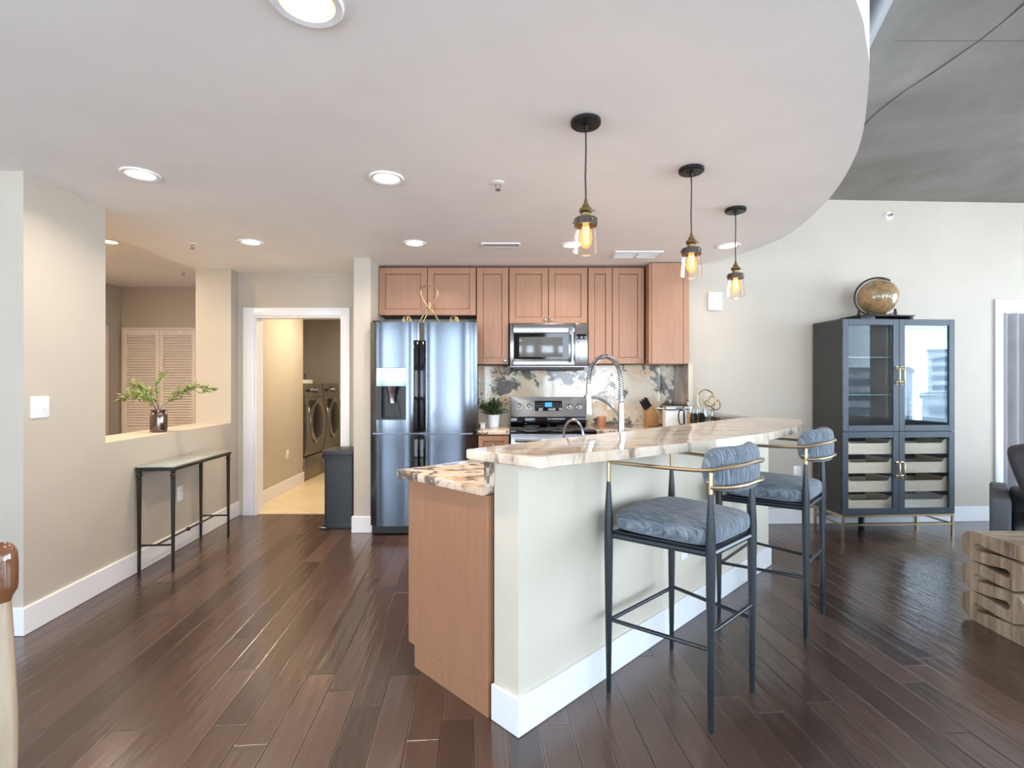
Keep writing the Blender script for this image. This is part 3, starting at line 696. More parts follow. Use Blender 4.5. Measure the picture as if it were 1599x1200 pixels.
# peninsula
root = thing('peninsula_cabinet', 'toffee wood end panel of the peninsula cabinet below the low worktop', 'cabinet', (BO.x, BO.y, 0), BA)
MB().box(.0, .02, .17, .735, .10, .878, .0015, 1).build('end_panel', M['cab'], root)
MB().box(.0, .02, .17, .684, 0, .10).build('end_panel_foot', M['cab'], root)
MB().box(.02, 2.38, .17, .735, .10, .878).build('carcass', M['cab'], root)
MB().box(.02, 2.38, .17, .684, 0, .10).build('toe_kick', M['cab_dark'], root)
o = MB().prism([(-.03, .172), (2.41, .172), (2.41, .775), (-.045, .765), (-.05, .755)], .88, .916, .006).build('worktop', M['granite_low'], None); o.location = (BO.x, BO.y, 0); o.rotation_euler = (0, 0, BA)
tag(o, 'low granite worktop of the peninsula, its pointed end before the fridge', 'worktop')
o = MB().box(-.02, 2.4, .151, .171, .917, 1.026).build('trim_7', M['granite_low'], smooth=False, loc=(BO.x, BO.y, 0), rotz=BA); struct(o, 'granite upstand between the low worktop and the bar top', 'backsplash')
front = catmull([(-.058, -.15), (.078, -.165), (.31, -.222), (.49, -.258), (.74, -.305), (1.162, -.360), (1.6, -.380), (2.0, -.350), (2.4, -.268), (2.61, -.18), (2.70, -.07), (2.68, .08), (2.55, .20)], 6)
o = MB().prism([(-.095, .165), (-.06, -.14)]+[(p.x, p.y) for p in front]+[(-.085, .20)], 1.029, 1.068, .007, 2).build('bar_counter', M['granite']); o.location = (BO.x, BO.y, 0); o.rotation_euler = (0, 0, BA)
tag(o, 'long curved cream granite bar top on the half wall', 'worktop')
o = MB().prism([(1.645, 3.985), (1.93, 4.02), (1.93, 4.785), (1.645, 4.785)], 1.016, 1.054, .005).build('ledge_top', plain('dark polished granite', (70, 54, 46), .06, 0, .3)); tag(o, 'dark granite ledge under the gold wire knot at the far end of the bar', 'worktop')

# ================================================================== fridge
FX, FY = -.77, 4.45
root = thing('fridge', 'large dark stainless four-door fridge with a water dispenser', 'fridge', (FX, FY, 0))
MB().box(-.462, .428, .075, .66, .05, 1.857, .004, 1).build('body', M['black_steel'], root)
MB().box(-.455, .455, .04, .62, .012, .075).build('toe_grille', M['black'], root)
for x in (-.4, .36): MB().box(x-.05, x+.05, .1, .55, 0, .02).build('foot', M['black'], root)
def curve_y(x, x0, x1, b=.030):
    q = (2*x-x0-x1)/(x1-x0); return -(b*(1-abs(q)**5)) - .006*(1-q*q)
def cblock(mb, xa, xb, x0, x1, za, zb, yb=.07, n=26):
    pts = [(xa+(xb-xa)*i/n, curve_y(xa+(xb-xa)*i/n, x0, x1)+.03) for i in range(n+1)]
    mb.prism(pts+[(xb, yb), (xa, yb)], za, zb)
doors = {}
for nm, xa, xb, za, zb in (('UL', -.465, -.039, .893, 1.858), ('UR', -.034, .465, .893, 1.858), ('LL', -.465, -.039, .085, .880), ('LR', -.034, .465, .085, .880)):
    mb = MB()
    if nm == 'UL':
        hx0, hx1, hz0, hz1 = -.409, -.150, 1.008, 1.462
        cblock(mb, xa, hx0, xa, xb, za, zb, n=10); cblock(mb, hx1, xb, xa, xb, za, zb, n=12)
        cblock(mb, hx0, hx1, xa, xb, za, hz0, n=14); cblock(mb, hx0, hx1, xa, xb, hz1, zb, n=14)
    else: cblock(mb, xa, xb, xa, xb, za, zb)
    doors[nm] = mb.build('door', M['black_steel'], root, ang=25)
d = doors['UL']
disp = MB().box(-.408, -.151, -.006, .06, 1.30, 1.460, .004).build('dispenser_panel', M['blank_display'], d)
mb = MB(); mb.box(-.408, -.151, .055, .065, 1.01, 1.30); mb.box(-.408, -.365, .0, .055, 1.01, 1.30); mb.box(-.194, -.151, .0, .055, 1.01, 1.30); mb.box(-.365, -.194, .0, .055, 1.01, 1.025)
mb.build('dispenser_recess', M['black'], d)
mb = MB(); mb.prism([(-.345, 1.03), (-.2, 1.03), (-.235, 1.17), (-.315, 1.17)], -.05, -.044, M=Matrix.Rotation(PI/2, 4, 'X')); mb.build('dispenser_paddle', M['iron'], d)
MB().lathe([(0, 1.155), (.03, 1.155), (.031, 1.215), (.042, 1.25), (.055, 1.30), (0, 1.30)], c=(-.277, .028, 0), seg=20).build('nozzle', M['chrome'], d)
for nm, z0, z1 in (('UL', .905, 1.70), ('LL', .41, .868)):
    MB().box(-.083, -.041, -.008, .03, z0, z1, .003).build('handle', M['black_gloss'], doors[nm])
for nm, z0, z1 in (('UR', .905, 1.70), ('LR', .41, .868)):
    MB().box(-.032, .010, -.008, .03, z0, z1, .003).build('handle', M['black_gloss'], doors[nm])
for x in (-.42, .42): MB().box(x-.03, x+.03, .02, .11, 1.86, 1.875, .003).build('hinge_cover', M['black'], root)

# gold wire ornaments on the fridge
def wire(name, label, pts, r, loc, closed=False, rotz=0):
    return tag(MB().tube(pts, r, 8, closed).build(name, M['gold'], loc=loc, rotz=rotz), label, 'ornament')
fz = 1.858
rib = catmull([(-.10, .0, .004), (-.055, .01, .085), (.02, .018, .17), (.068, .01, .25), (.074, 0, .30), (.04, -.012, .345), (0, -.014, .356), (-.04, -.012, .345), (-.074, -.004, .30), (-.068, .0, .25), (-.02, -.008, .17), (.055, -.018, .085), (.10, -.02, .004)], 8)
rib2 = catmull([(-.075, .05, .004), (-.03, .035, .09), (0, .02, .165), (.002, .018, .205), (.012, .02, .165), (.045, .03, .09), (.085, .045, .004)], 6)
root = thing('ribbon_sculpture', 'tall gold wire ribbon loop standing on the fridge', 'ornament', (-.745, 4.62, fz))
MB().tube(rib, .006, 8).build('loop', M['gold'], root)
MB().tube(rib2, .006, 8).build('brace', M['gold'], root)
def wire_ball(label, loc, r):
    root = thing('wire_orb', label, 'ornament', loc, 0)
    for k in range(4):
        a = k*PI/4+.3; tilt = Matrix.Rotation(a, 3, 'Z') @ Matrix.Rotation(PI/2-.25*(k % 2), 3, 'X')
        MB().tube([tilt @ Vector((r*math.cos(i*PI/16), r*math.sin(i*PI/16), 0))+Vector((0, 0, r)) for i in range(32)], .0035, 6, True).build('ring', M['gold'], root)
wire_ball('small gold wire orb on the left half of the fridge top', (-.955, 4.66, 1.8622), .038)
wire_ball('small gold wire orb on the right half of the fridge top', (-.525, 4.66, 1.8622), .0382)

# ================================================================== microwave
root = thing('microwave', 'stainless over-the-range microwave with a dark window', 'microwave', (-.018, 4.76, 1.457))
w, h = .722, .415
MB().box(0, w, .03, .36, .02, h+.013, .003, 1).build('body', M['steel'], root)
mb = MB(); mb.box(.02, .60, 0, .03, .03, .095, .004); mb.box(.02, .60, 0, .03, .335, h+.01, .004); mb.box(.0, .035, .0, .03, .03, h+.01, .004); mb.box(.545, .60, 0, .03, .095, .335, .002)
d = mb.build('door', M['steel'], root)
MB().box(.035, .545, .004, .028, .095, .335).build('door_glass', M['black_gloss'], d)
MB().box(.085, .49, .001, .006, .115, .300, .001).build('window_screen', plain('grey window mesh', (96, 96, 96), .12, .2), d)
mb = MB(); mb.tube([(.572, -.045, .06), (.572, -.05, .12), (.572, -.05, .34), (.572, -.045, .385)], .011, 12); mb.cyl((.572, -.045, .075), (.572, .005, .075), .009); mb.cyl((.572, -.045, .37), (.572, .005, .37), .009)
mb.build('handle', M['chrome'], d)
d = MB().box(.603, w, 0, .03, .03, h+.01, .004).build('control_panel', M['steel'], root)
MB().box(.618, w-.014, -.002, .004, .28, .33, .001).build('clock_display', M['black_gloss'], d)
MB().box(.33, .392, -.0015, .001, .056, .066).build('badge', M['white'], root)
MB().box(.03, w-.03, .01, .34, -.004, .02, .002).build('underside_vent', M['black'], root)

# ================================================================== range
root = thing('range', 'stainless electric range with a black glass cooktop', 'stove', (-.015, 4.42, 0))
w = .742
MB().box(0, w, .05, .69, .06, .895, .003, 1).build('body', M['steel'], root)
for x in (.05, w-.05):
    for y in (.1, .6): MB().cyl((x, y, 0), (x, y, .07), .02).build('foot', M['black'], root)
MB().box(-.001, w+.001, .0, .62, .896, .922, .005).build('cooktop', M['black_gloss'], root)
for x, y, r in ((.2, .17, .10), (.54, .17, .085), (.2, .44, .075), (.54, .44, .10)):
    MB().lathe([(r, .9222), (r, .9226), (r-.004, .9226), (r-.004, .9222)], c=(x, y, 0), seg=40, closed=True).build('burner_ring', M['grille'], root)
mb = MB(); bx0, bx1 = .002, w-.002
mb.prism([(.60, .922), (.69, .922), (.69, 1.19), (.655, 1.19)], bx0, bx1, .004, M=Matrix(((0, 0, 1, 0), (1, 0, 0, 0), (0, 1, 0, 0), (0, 0, 0, 1))))
bg = mb.build('backguard', M['steel'], root)
mb = MB(); mb.box(.002, w-.002, .585, .615, .923, 1.0, .004); mb.build('backguard_base', M['black_gloss'], bg)
# sloped face plane: y from .60@.922 to .655@1.19
sl = math.atan2(.055, .268)
def onface(z): return .60+.055*(z-.922)/.268
FM = lambda x, z: Matrix.Translation((x, onface(z), z)) @ Matrix.Rotation(-sl, 4, 'X') @ R90
for x in (.085, .185, .585, .68):
    MB().lathe([(0, .03), (.017, .028), (.022, .02), (.024, .006), (.029, .005), (.029, 0), (0, 0)], seg=24, M=FM(x, 1.102)).build('knob', M['chrome'], bg)
FB = lambda x, z: Matrix.Translation((x, onface(z), z)) @ Matrix.Rotation(-sl, 4, 'X')
d = MB().box(-.135, .135, -.003, .004, -.052, .05, .002, M=FB(.375, 1.105)).build('control_panel', M['black_gloss'], bg)
MB().box(-.035, .035, -.005, -.002, -.022, .022, M=FB(.375, 1.115)).build('clock_display', M['display'], d)
def seg_text(body, size, loc, rot, mat, parent):
    c = bpy.data.curves.new('digits', 'FONT'); c.body = body; c.size = size; c.extrude = .0004; c.align_x = 'CENTER'
    o = bpy.data.objects.new('digits', c); COL.objects.link(o); c.materials.append(mat); o.parent = parent; o.location = loc; o.rotation_euler = rot; return o
mb = MB()
for i in range(4):
    for j in range(3):
        for s_ in (-1, 1): mb.box(-.006, .006, -.0045, -.003, -.003, .003, M=FB(.375+s_*(.055+.02*i), 1.085+.02*j))
mb.build('buttons', M['grille'], d, smooth=False)
mb = MB(); mb.box(.004, w-.004, .0, .05, .235, .89, .006); od = mb.build('oven_door', M['steel'], root)
MB().box(.09, w-.09, -.002, .004, .36, .72, .002).build('door_glass', M['black_gloss'], od)
mb = MB(); mb.tube([(.04, -.05, .835), (w-.04, -.05, .835)], .012, 12)
for x in (.06, w-.06): mb.cyl((x, -.05, .835), (x, .004, .835), .009)
mb.build('handle', M['chrome'], od)
MB().box(.004, w-.004, .0, .05, .065, .228, .006).build('drawer', M['steel'], root)
# towel over the oven handle
pts = [(-.0135*math.cos(a)*1.35, .0135*1.35*math.sin(a)) for a in [PI*i/10 for i in range(11)]]
prof = [(-.017, -.30)]+[(-.017, -.15), (-.017, 0)]+[(-.017*math.cos(PI*i/8), .017*math.sin(PI*i/8)) for i in range(1, 8)]+[(.017, 0), (.017, -.16)]
mb = MB(); mb.prism(offset_strip(prof, -.004), 0, .20, M=Matrix(((0, 0, 1, 0), (1, 0, 0, 0), (0, 1, 0, 0), (0, 0, 0, 1))))
o = mb.build('dish_towel', M['towel'], loc=(.265, 4.37, .835)); tag(o, 'white striped dish towel folded over the oven handle', 'towel')
# ================================================================== worktop things
WT = .916
root = thing('potted_herb', 'bushy green herb in a white pot beside the fridge', 'plant', (-.175, 4.80, WT))
MB().lathe([(0, 0), (.046, 0), (.052, .006), (.062, .115), (.060, .118), (.056, .116), (.052, .095), (0, .095)], seg=32).build('pot', M['pot'], root)
MB().lathe([(0, .096), (.054, .097), (0, .105)], seg=16).build('soil', M['soil'], root)
random.seed(5); mb = MB(); ms = MB()
def leaf(mb, p, d, up, L, Wd):
    d = d.normalized(); sd = d.cross(up); sd = sd.normalized() if sd.length > 1e-4 else d.orthogonal().normalized(); n_ = sd.cross(d)
    pts = [p, p+d*L*.3+sd*Wd*.42+n_*Wd*.06, p+d*L*.62+sd*Wd*.5+n_*Wd*.1, p+d*L, p+d*L*.62-sd*Wd*.5+n_*Wd*.1, p+d*L*.3-sd*Wd*.42+n_*Wd*.06]
    mid = p+d*L*.5-n_*Wd*.05
    v = [mb.bm.verts.new(q) for q in pts]; m_ = mb.bm.verts.new(mid)
    for i in range(6): mb.bm.faces.new((v[i], v[(i+1) % 6], m_))
for k in range(95):
    a = random.uniform(0, 2*PI); e_ = random.uniform(.15, 1.45); L_ = random.uniform(.10, .165)
    dr = Vector((math.cos(a)*math.cos(e_), math.sin(a)*math.cos(e_), math.sin(e_)*1.05))
    p0 = Vector((random.uniform(-.025, .025), random.uniform(-.025, .025), .10)); p1 = p0+dr*L_+Vector((0, 0, .012))
    ms.tube([p0, (p0+p1)/2+Vector((0, 0, .012)), p1], .0014, 4)
    for j in range(9):
        t_ = random.uniform(.3, 1.05); q = p0.lerp(p1, t_); ad = Vector((random.uniform(-1, 1), random.uniform(-1, 1), random.uniform(-.3, .9)))
        leaf(mb, q, dr*.4+ad, Vector((0, 0, 1)), random.uniform(.022, .036), .014)
mb.build('foliage', M['leaf_dark'], root, smooth=False); ms.build('stems', M['stem'], root)
root = thing('lidded_jar', 'tiny white lidded box on the worktop against the fridge', 'jar', (-.268, 4.66, WT))
MB().box(-.02, .02, -.02, .02, 0, .04, .004).build('body', M['pot'], root); MB().box(-.021, .021, -.021, .021, .041, .05, .003).build('lid', M['pot'], root)

# spring faucet
root = thing('spring_faucet', 'tall brushed nickel spring-neck faucet rising behind the bar top', 'faucet', (*B(1.037, .24), WT), BA)
MB().lathe([(0, 0), (.028, 0), (.028, .012), (.021, .02), (.019, .15), (.017, .20), (.0155, .30), (0, .30)], seg=24).build('body', M['chrome'], root)
arch = catmull([(0, 0, .30), (0, .0, .40), (.0, .02, .50), (0, .075, .552), (0, .13, .556), (0, .19, .515), (0, .215, .45), (0, .22, .40)], 10)
MB().tube(arch, .0085, 12).build('hose', M['chrome'], root)
tot = len(arch); tur = 44; mb = MB(); pts = []
# coil wound around the hose
acc = [0]
for i in range(1, tot): acc.append(acc[-1]+(arch[i]-arch[i-1]).length)
def at(s_):
    for i in range(1, tot):
        if acc[i] >= s_:
            f = (s_-acc[i-1])/max(1e-9, acc[i]-acc[i-1]); return arch[i-1].lerp(arch[i], f), (arch[i]-arch[i-1]).normalized()
    return arch[-1], (arch[-1]-arch[-2]).normalized()
for i in range(tur*9+1):
    p_, t_ = at(acc[-1]*i/(tur*9)); X_ = Vector((1, 0, 0)); Y_ = t_.cross(X_).normalized(); a = 2*PI*i/9
    pts.append(p_+(X_*math.cos(a)+Y_*math.sin(a))*.0125)
mb.tube(pts, .0028, 5); mb.build('spring', M['chrome'], root)
MB().lathe([(0, .225), (.021, .225), (.022, .24), (.019, .30), (.015, .36), (.014, .405), (0, .405)], c=(0, .22, 0), seg=20).build('spray_head', M['chrome'], root)
mb = MB(); mb.tube(catmull([(0, 0, .21), (0, .06, .275), (0, .13, .315), (0, .195, .33)], 6), .007, 10); mb.lathe([(.018, .322), (.018, .338), (.026, .338), (.026, .322)], c=(0, .22, 0), seg=20, closed=True); mb.build('support_arm', M['chrome'], root)
mb = MB(); mb.tube([(.018, 0, .10), (.05, 0, .105), (.085, 0, .135)], [.008, .007, .005], 10); mb.build('lever', M['chrome'], root)
root = thing('filter_tap', 'small arched filtered-water tap behind the bar top', 'faucet', (*B(.70, .24), WT), BA)
MB().lathe([(0, 0), (.02, 0), (.02, .01), (.013, .016), (.011, .06), (0, .06)], seg=20).build('base', M['chrome'], root)
MB().tube(catmull([(0, 0, .05), (0, 0, .15), (0, .02, .20), (0, .06, .222), (0, .10, .205), (0, .122, .16), (0, .125, .125)], 8), .0065, 10).build('spout', M['chrome'], root)
MB().tube([(.008, 0, .04), (.04, 0, .055)], [.005, .004], 8).build('lever', M['chrome'], root)

# knife block
root = thing('knife_block', 'maple knife block with black handled knives before the backsplash', 'knife block', (1.30, 4.93, WT), .25)
YZ = Matrix(((0, 0, 1, 0), (1, 0, 0, 0), (0, 1, 0, 0), (0, 0, 0, 1)))
mb = MB(); mb.prism([(-.03, 0), (.03, 0), (.05, .13), (.02, .145)], -.055, .055, .004, M=Matrix(((1, 0, 0, 0), (0, 0, 1, 0), (0, 1, 0, 0), (0, 0, 0, 1))))
# block leaning with knives pointing up-left
mb2 = MB(); mb2.prism([(-.02, 0), (.10, 0), (.10, .10), (.045, .20), (-.02, .15)], -.04, .04, .004, M=Matrix(((1, 0, 0, 0), (0, 0, 1, 0), (0, 1, 0, 0), (0, 0, 0, 1))))
mb.bm.free(); mb2.build('block', M['block'], root)
for k, (u_, w_) in enumerate([(i, j) for i in range(3) for j in range(2)]):
    b0 = Vector((-.008+.022*u_, -.02+.04*w_, .148+.016*u_)); dv = Vector((-.52, 0, .85)).normalized()
    kb = MB(); kb.tube([b0, b0+dv*.03, b0+dv*.085, b0+dv*.11], [.008, .0095, .009, .007], 8); kb.build('knife_handle', M['black'], root)
    MB().cyl(b0-dv*.004, b0+dv*.004, .0098, seg=10).build('bolster', M['chrome'], root)
# toaster like appliance
root = thing('countertop_toaster', 'white and grey countertop toaster with a dark top and a side lever', 'toaster', (1.40, 4.66, WT), -.08)
MB().box(0, .215, 0, .16, .0, .165, .012, 3).build('housing', M['pot'], root)
MB().box(.0, .215, .002, .158, .168, .205, .01, 3).build('upper_shell', plain('grey metal shell', (150, 152, 154), .35, .6), root)
MB().box(.015, .20, .02, .14, .206, .214, .003).build('top_slots', M['black'], root)
mb = MB(); mb.tube([(-.002, .05, .178), (-.075, .02, .184)], [.006, .005], 8); mb.box(.0, .09, -.012, .004, .176, .19, .004); mb.build('lever', M['white'], root)
# french press
root = thing('coffee_press', 'glass coffee press with a dark frame beside the toaster', 'coffee press', (1.555, 4.53, WT))
MB().lathe([(0, .012), (.04, .012), (.043, .016), (.043, .19), (.04, .19), (.04, .016), (0, .016)], seg=28).build('beaker', M['pane_clear'], root)
mb = MB(); mb.lathe([(0, 0), (.045, 0), (.045, .012), (0, .012)], seg=28)
for k in range(4):
    a = k*PI/2+.4; mb.box(-.004, .004, -.0015, .0015, 0, .16, M=Matrix.Translation((.0455*math.cos(a), .0455*math.sin(a), .01)) @ Matrix.Rotation(a+PI/2, 4, 'Z'))
mb.build('frame', M['iron'], root)
mb = MB(); mb.lathe([(0, .192), (.046, .192), (.044, .206), (.02, .214), (.004, .216), (.004, .245), (0, .245)], seg=28); mb.lathe([(0, .245), (.01, .247), (.012, .257), (0, .268)], seg=16); mb.build('lid', M['chrome'], root)
mb = MB(); mb.tube(catmull([(-.045, 0, .17), (-.075, 0, .165), (-.082, 0, .10), (-.07, 0, .05), (-.045, 0, .045)], 6), .006, 8); mb.build('handle', M['black'], root)
# tumblers
def tumbler(name, label, loc, r, h, mat, level=None):
    root = thing(name, label, 'glass', loc)
    MB().lathe([(0, 0), (r*.8, 0), (r*.86, .004), (r, h), (r*.93, h), (r*.8, .01), (0, .01)], seg=28).build('glass', mat, root)
    if level: MB().lathe([(0, .012), (r*.78, .012), (r*.84, level), (0, level)], seg=24).build('contents', M['black_gloss'], root)
tumbler('tumbler', 'dark filled tumbler nearest the coffee press', (1.50, 4.22, WT), .036, .195, M['pane_clear'], .165)
tumbler('tumbler', 'clear glass tumbler between dark tumblers and wire knot', (1.605, 4.17, WT), .034, .175, M['pane_clear'])
tumbler('tumbler', 'second dark filled tumbler, behind the clear glass', (1.60, 4.32, WT), .036, .195, M['pane_clear'], .16)
tumbler('pepper_mill', 'small brown spice mill between coffee press and tumblers', (1.515, 4.38, WT), .022, .17, M['block'])
tumbler('spice_jar', 'short copper coloured jar behind the tall faucet', (.87, 4.98, WT), .045, .09, plain('copper pink jar', (206, 150, 118), .3, .3))
# gold wire knot on the ledge
def lp(c, r, tx, tz, a0, n=30, sq=1.0):
    Mx = Matrix.Rotation(tz, 3, 'Z') @ Matrix.Rotation(tx, 3, 'X')
    return [Vector(c)+Mx @ Vector((r*math.cos(a0+2*PI*i/n), r*sq*math.sin(a0+2*PI*i/n), 0)) for i in range(n)]
kn = catmull(lp((-.045, .0, .112), .105, 1.45, .1, .0, 8)+lp((.0, .02, .125), .055, 1.35, -.3, .3, 7)+lp((.03, -.01, .10), .10, 1.25, .45, 1.2, 8, .62)+lp((-.01, 0, .08), .05, 1.0, .2, .2, 6), 10, True)
zmin = min(p.z for p in kn)
kn = [p-Vector((0, 0, zmin-.0058)) for p in kn]
tag(MB().tube(kn, .0055, 8, True).build('wire_knot', M['gold'], loc=(1.755, 4.52, 1.054), rotz=.3), 'gold wire knot sculpture beyond the far end of the bar', 'ornament')

# ================================================================== bar stools
def stool_parts(root):
    legs = [(-.26, .21), (.26, .21), (.19, -.21), (-.19, -.21)]
    for i, (x, y) in enumerate(legs):
        lg = MB().lathe([(0, 0), (.0085, 0), (.010, .004), (.0135, .25), (.0185, .62), (.0185, .72), (.0150, .80), (.0085, .905), (0, .905)], c=(x, y, 0), seg=20).build('leg', M['leg'], root)
        MB().lathe([(0, .903), (.0088, .903), (.0088, .985), (0, .985)], c=(x, y, 0), seg=16).build('brass_sleeve', M['brass'], lg)
        MB().lathe([(0, 0), (.009, 0), (.009, .006), (0, .006)], c=(x, y, -.0005), seg=12).build('foot_cap', M['black'], lg)
    # seat frame and cushion
    outl = [(-.25, .19), (.25, .19), (.182, -.20), (-.182, -.20)]
    fr = MB()
    for i in range(4):
        a, b = legs[i], legs[(i+1) % 4]
        fr.tube([(a[0]*.98, a[1]*.98, .672), (b[0]*.98, b[1]*.98, .672)], .0125, 8)
    fr.prism([(-.245, .20), (.245, .20), (.178, -.20), (-.178, -.20)], .678, .690)
    fr.build('seat_frame', M['leg'], root)
    def fn(p):
        q = Vector(p); k = (q.y+.235)/.47; q.x *= .80+.22*k
        q.z += .014*(1-(q.x/.27)**2) if q.z > 0 else 0
        return q
    st = MB().pad((0, 0, .732), .262, .225, .046, .55, .38, 56, 20, fn).build('seat', M['fabric'], root, ang=80)
    pts = []
    # arms: brass rail from front legs round the back
    back = [(-.19*1.0, -.21), (-.15, -.262), (-.08, -.292), (0, -.300), (.08, -.292), (.15, -.262), (.19, -.21)]
    rail = catmull([(-.26, .215, .985), (-.238, .075, .985), (-.21, -.09, .986), (-.19, -.205, .992)]+[(x*1.03, y, 1.005+.012*(1-abs(x)/.19)) for x, y in back[1:-1]]+[(.19, -.205, .992), (.21, -.09, .986), (.238, .075, .985), (.26, .215, .985)], 8)
    MB().tube(rail, .0078, 10).build('arm_rail', M['brass'], root)
    low = catmull([(x*1.03, y, .928+.010*(1-abs(x)/.19)) for x, y in back], 8)
    MB().tube(low, .0078, 10).build('back_rail', M['brass'], root)
    # curved padded back
    mb = MB(); nu, nv = 40, 20; rings = []
    for j in range(nu+1):
        s_ = -1+2*j/nu; prof = (1-abs(s_)**7)**.5 if abs(s_) < 1 else 0
        a = s_*1.02; R_ = .215; cx, cy = R_*math.sin(a)*.985, -.055-R_*math.cos(a)
        nx_, ny_ = math.sin(a), -math.cos(a); ring = []
        for k in range(nv):
            b = 2*PI*k/nv; cz = math.copysign(abs(math.cos(b))**.55, math.cos(b)); ct = math.copysign(abs(math.sin(b))**.7, math.sin(b))
            hz = .085*max(prof, .02)**.8; th = .030*max(prof, .05)
            ring.append(mb.bm.verts.new((cx+nx_*ct*th, cy+ny_*ct*th, .992+cz*hz)))
        rings.append(ring)
    for j in range(nu):
        for k in range(nv): mb.bm.faces.new((rings[j][k], rings[j][(k+1) % nv], rings[j+1][(k+1) % nv], rings[j+1][k]))
    mb.bm.faces.new(rings[0]); mb.bm.faces.new(rings[-1])
    bk = mb.build('backrest', M['fabric'], root, ang=70)
    pw = [(.215*.985*math.sin(s_*1.02)*1.0, -.055-.215*math.cos(s_*1.02), .992+.086*max(0, 1-abs(s_)**7)**.4) for s_ in [-.93+1.86*i/40 for i in range(41)]]
    MB().tube(pw, .003, 6).build('piping', M['fabric'], bk)
    for s_ in (-1, 1):
        for z in (.945, .965): MB().cyl((s_*.178, -.204, z), (s_*.178-.0, -.19, z), .007, seg=12).build('screw_cap', M['brass'], root)
    # foot rails
    def rail_(i, j, z, nm):
        a, b = legs[i], legs[j]; MB().cyl((a[0], a[1], z), (b[0], b[1], z), .0085, seg=12).build(nm, M['leg'], root)
    rail_(0, 1, .305, 'foot_rail'); rail_(1, 2, .312, 'side_rail'); rail_(3, 0, .312, 'side_rail'); rail_(2, 3, .375, 'rear_rail')
st = thing('bar_stool', 'grey fabric bar stool with brass arms, nearest the viewer', 'bar stool', (.748, 2.222, 0), .75, 'bar stools along the curved bar')
stool_parts(st)
s2 = copy_tree(st); s2.location = (1.500, 2.945, 0); s2.rotation_euler = (0, 0, .83); s2['label'] = 'grey fabric bar stool with brass arms, second along the bar'

# ================================================================== glazed cabinet
GX, GY = 2.862, 4.437
root = thing('display_cabinet', 'tall slate blue cabinet with glass doors on a brass base', 'cabinet', (GX, GY, 0), .06)
w, d, z0, z1 = 1.032, .395, .182, 1.888
for x0 in (0, w-.022): MB().box(x0, x0+.022, .022, d, z0, z1, .002, 1).build('side_panel', M['slate_side'], root)
MB().box(.022, w-.022, .022, d, z1-.024, z1, .001, 1).build('top_panel', M['slate'], root)
MB().box(.022, w-.022, .022, d, z0, z0+.022, .001, 1).build('bottom_panel', M['slate'], root)
MB().box(.022, w-.022, d-.012, d, z0+.022, z1-.024).build('back_panel', M['cab_inside'], root)
MB().box(.022, w-.022, .022, d-.012, .895, .917).build('middle_shelf', M['slate'], root)
MB().box(w/2-.010, w/2+.010, .03, d-.012, z0+.022, .895).build('divider', M['slate'], root)
for z in (1.22, 1.55): MB().box(.024, w-.024, .06, d-.014, z, z+.010).build('glass_shelf', M['glass_edge'], root)
def gdoor(x0, x1, za, zb, hx, hz0, hz1):
    f = .052; mb = MB()
    mb.box(x0, x0+f, 0, .02, za, zb, .002, 1); mb.box(x1-f, x1, 0, .02, za, zb, .002, 1); mb.box(x0+f, x1-f, 0, .02, za, za+f, .002, 1); mb.box(x0+f, x1-f, 0, .02, zb-f, zb, .002, 1)
    dd = mb.build('door', M['slate'], root)
    MB().box(x0+f-.004, x1-f+.004, .008, .012, za+f-.004, zb-f+.004).build('pane', M['pane_cab'], dd, smooth=False)
    mb = MB(); mb.tube([(hx, -.004, hz0+.014), (hx, -.03, hz0+.014), (hx, -.032, hz0+.02), (hx, -.032, hz1-.02), (hx, -.03, hz1-.014), (hx, -.004, hz1-.014)], .007, 8)
    for z in (hz0, hz1-.028): mb.box(hx-.013, hx+.013, -.008, -.0005, z, z+.028, .002)
    mb.build('handle', M['brass'], dd)
    for z in (za+.12, (za+zb)/2, zb-.12):
        xx = x0-.004 if hx > (x0+x1)/2 else x1+.004
        MB().cyl((xx, .012, z-.022), (xx, .012, z+.022), .004, seg=8).build('hinge', M['iron'], dd)
for za, zb, hz0, hz1 in ((.909, z1-.002, 1.315, 1.475), (z0+.002, .903, .50, .645)):
    gdoor(.003, w/2-.0015, za, zb, w/2-.022, hz0, hz1); gdoor(w/2+.0015, w-.003, za, zb, w/2+.022, hz0, hz1)
for side in (0, 1):
    xa, xb = (.030, w/2-.014) if side == 0 else (w/2+.014, w-.030)
    for zb_, zt in ((.214, .336), (.375, .504), (.538, .667), (.705, .835)):
        mb = MB(); e_ = .035; sc = .034
        prof = [(xa, zb_), (xb, zb_), (xb, zt), (xb-e_, zt), (xb-e_-.03, zt-sc), (xa+e_+.03, zt-sc), (xa+e_, zt), (xa, zt)]
        mb.prism(prof, -.044, -.030, .0015, 1, M=Matrix.Rotation(PI/2, 4, 'X'))
        mb.box(xa, xa+.012, .044, d-.03, zb_, zt-.01); mb.box(xb-.012, xb, .044, d-.03, zb_, zt-.01); mb.box(xa+.012, xb-.012, d-.042, d-.03, zb_, zt-.055); mb.box(xa+.012, xb-.012, .044, d-.042, zb_, zb_+.008)
        mb.build('tray', M['tray'], root, smooth=False)
fr = MB(); q = .018
for x in (.004, w-.004-q):
    for y in (.004, d-.004-q): fr.box(x, x+q, y, y+q, 0, .182, .001, 1)
for y in (.004, d-.004-q):
    fr.box(.004+q, w-.004-q, y, y+q, .162, .181, .001, 1); fr.box(.004+q, w-.004-q, y+.002, y+q-.002, .084, .098, .001, 1)
for x in (.004, w-.004-q):
    fr.box(x, x+q, .004+q, d-.004-q, .162, .181, .001, 1); fr.box(x+.002, x+q-.002, .004+q, d-.004-q, .084, .098, .001, 1)
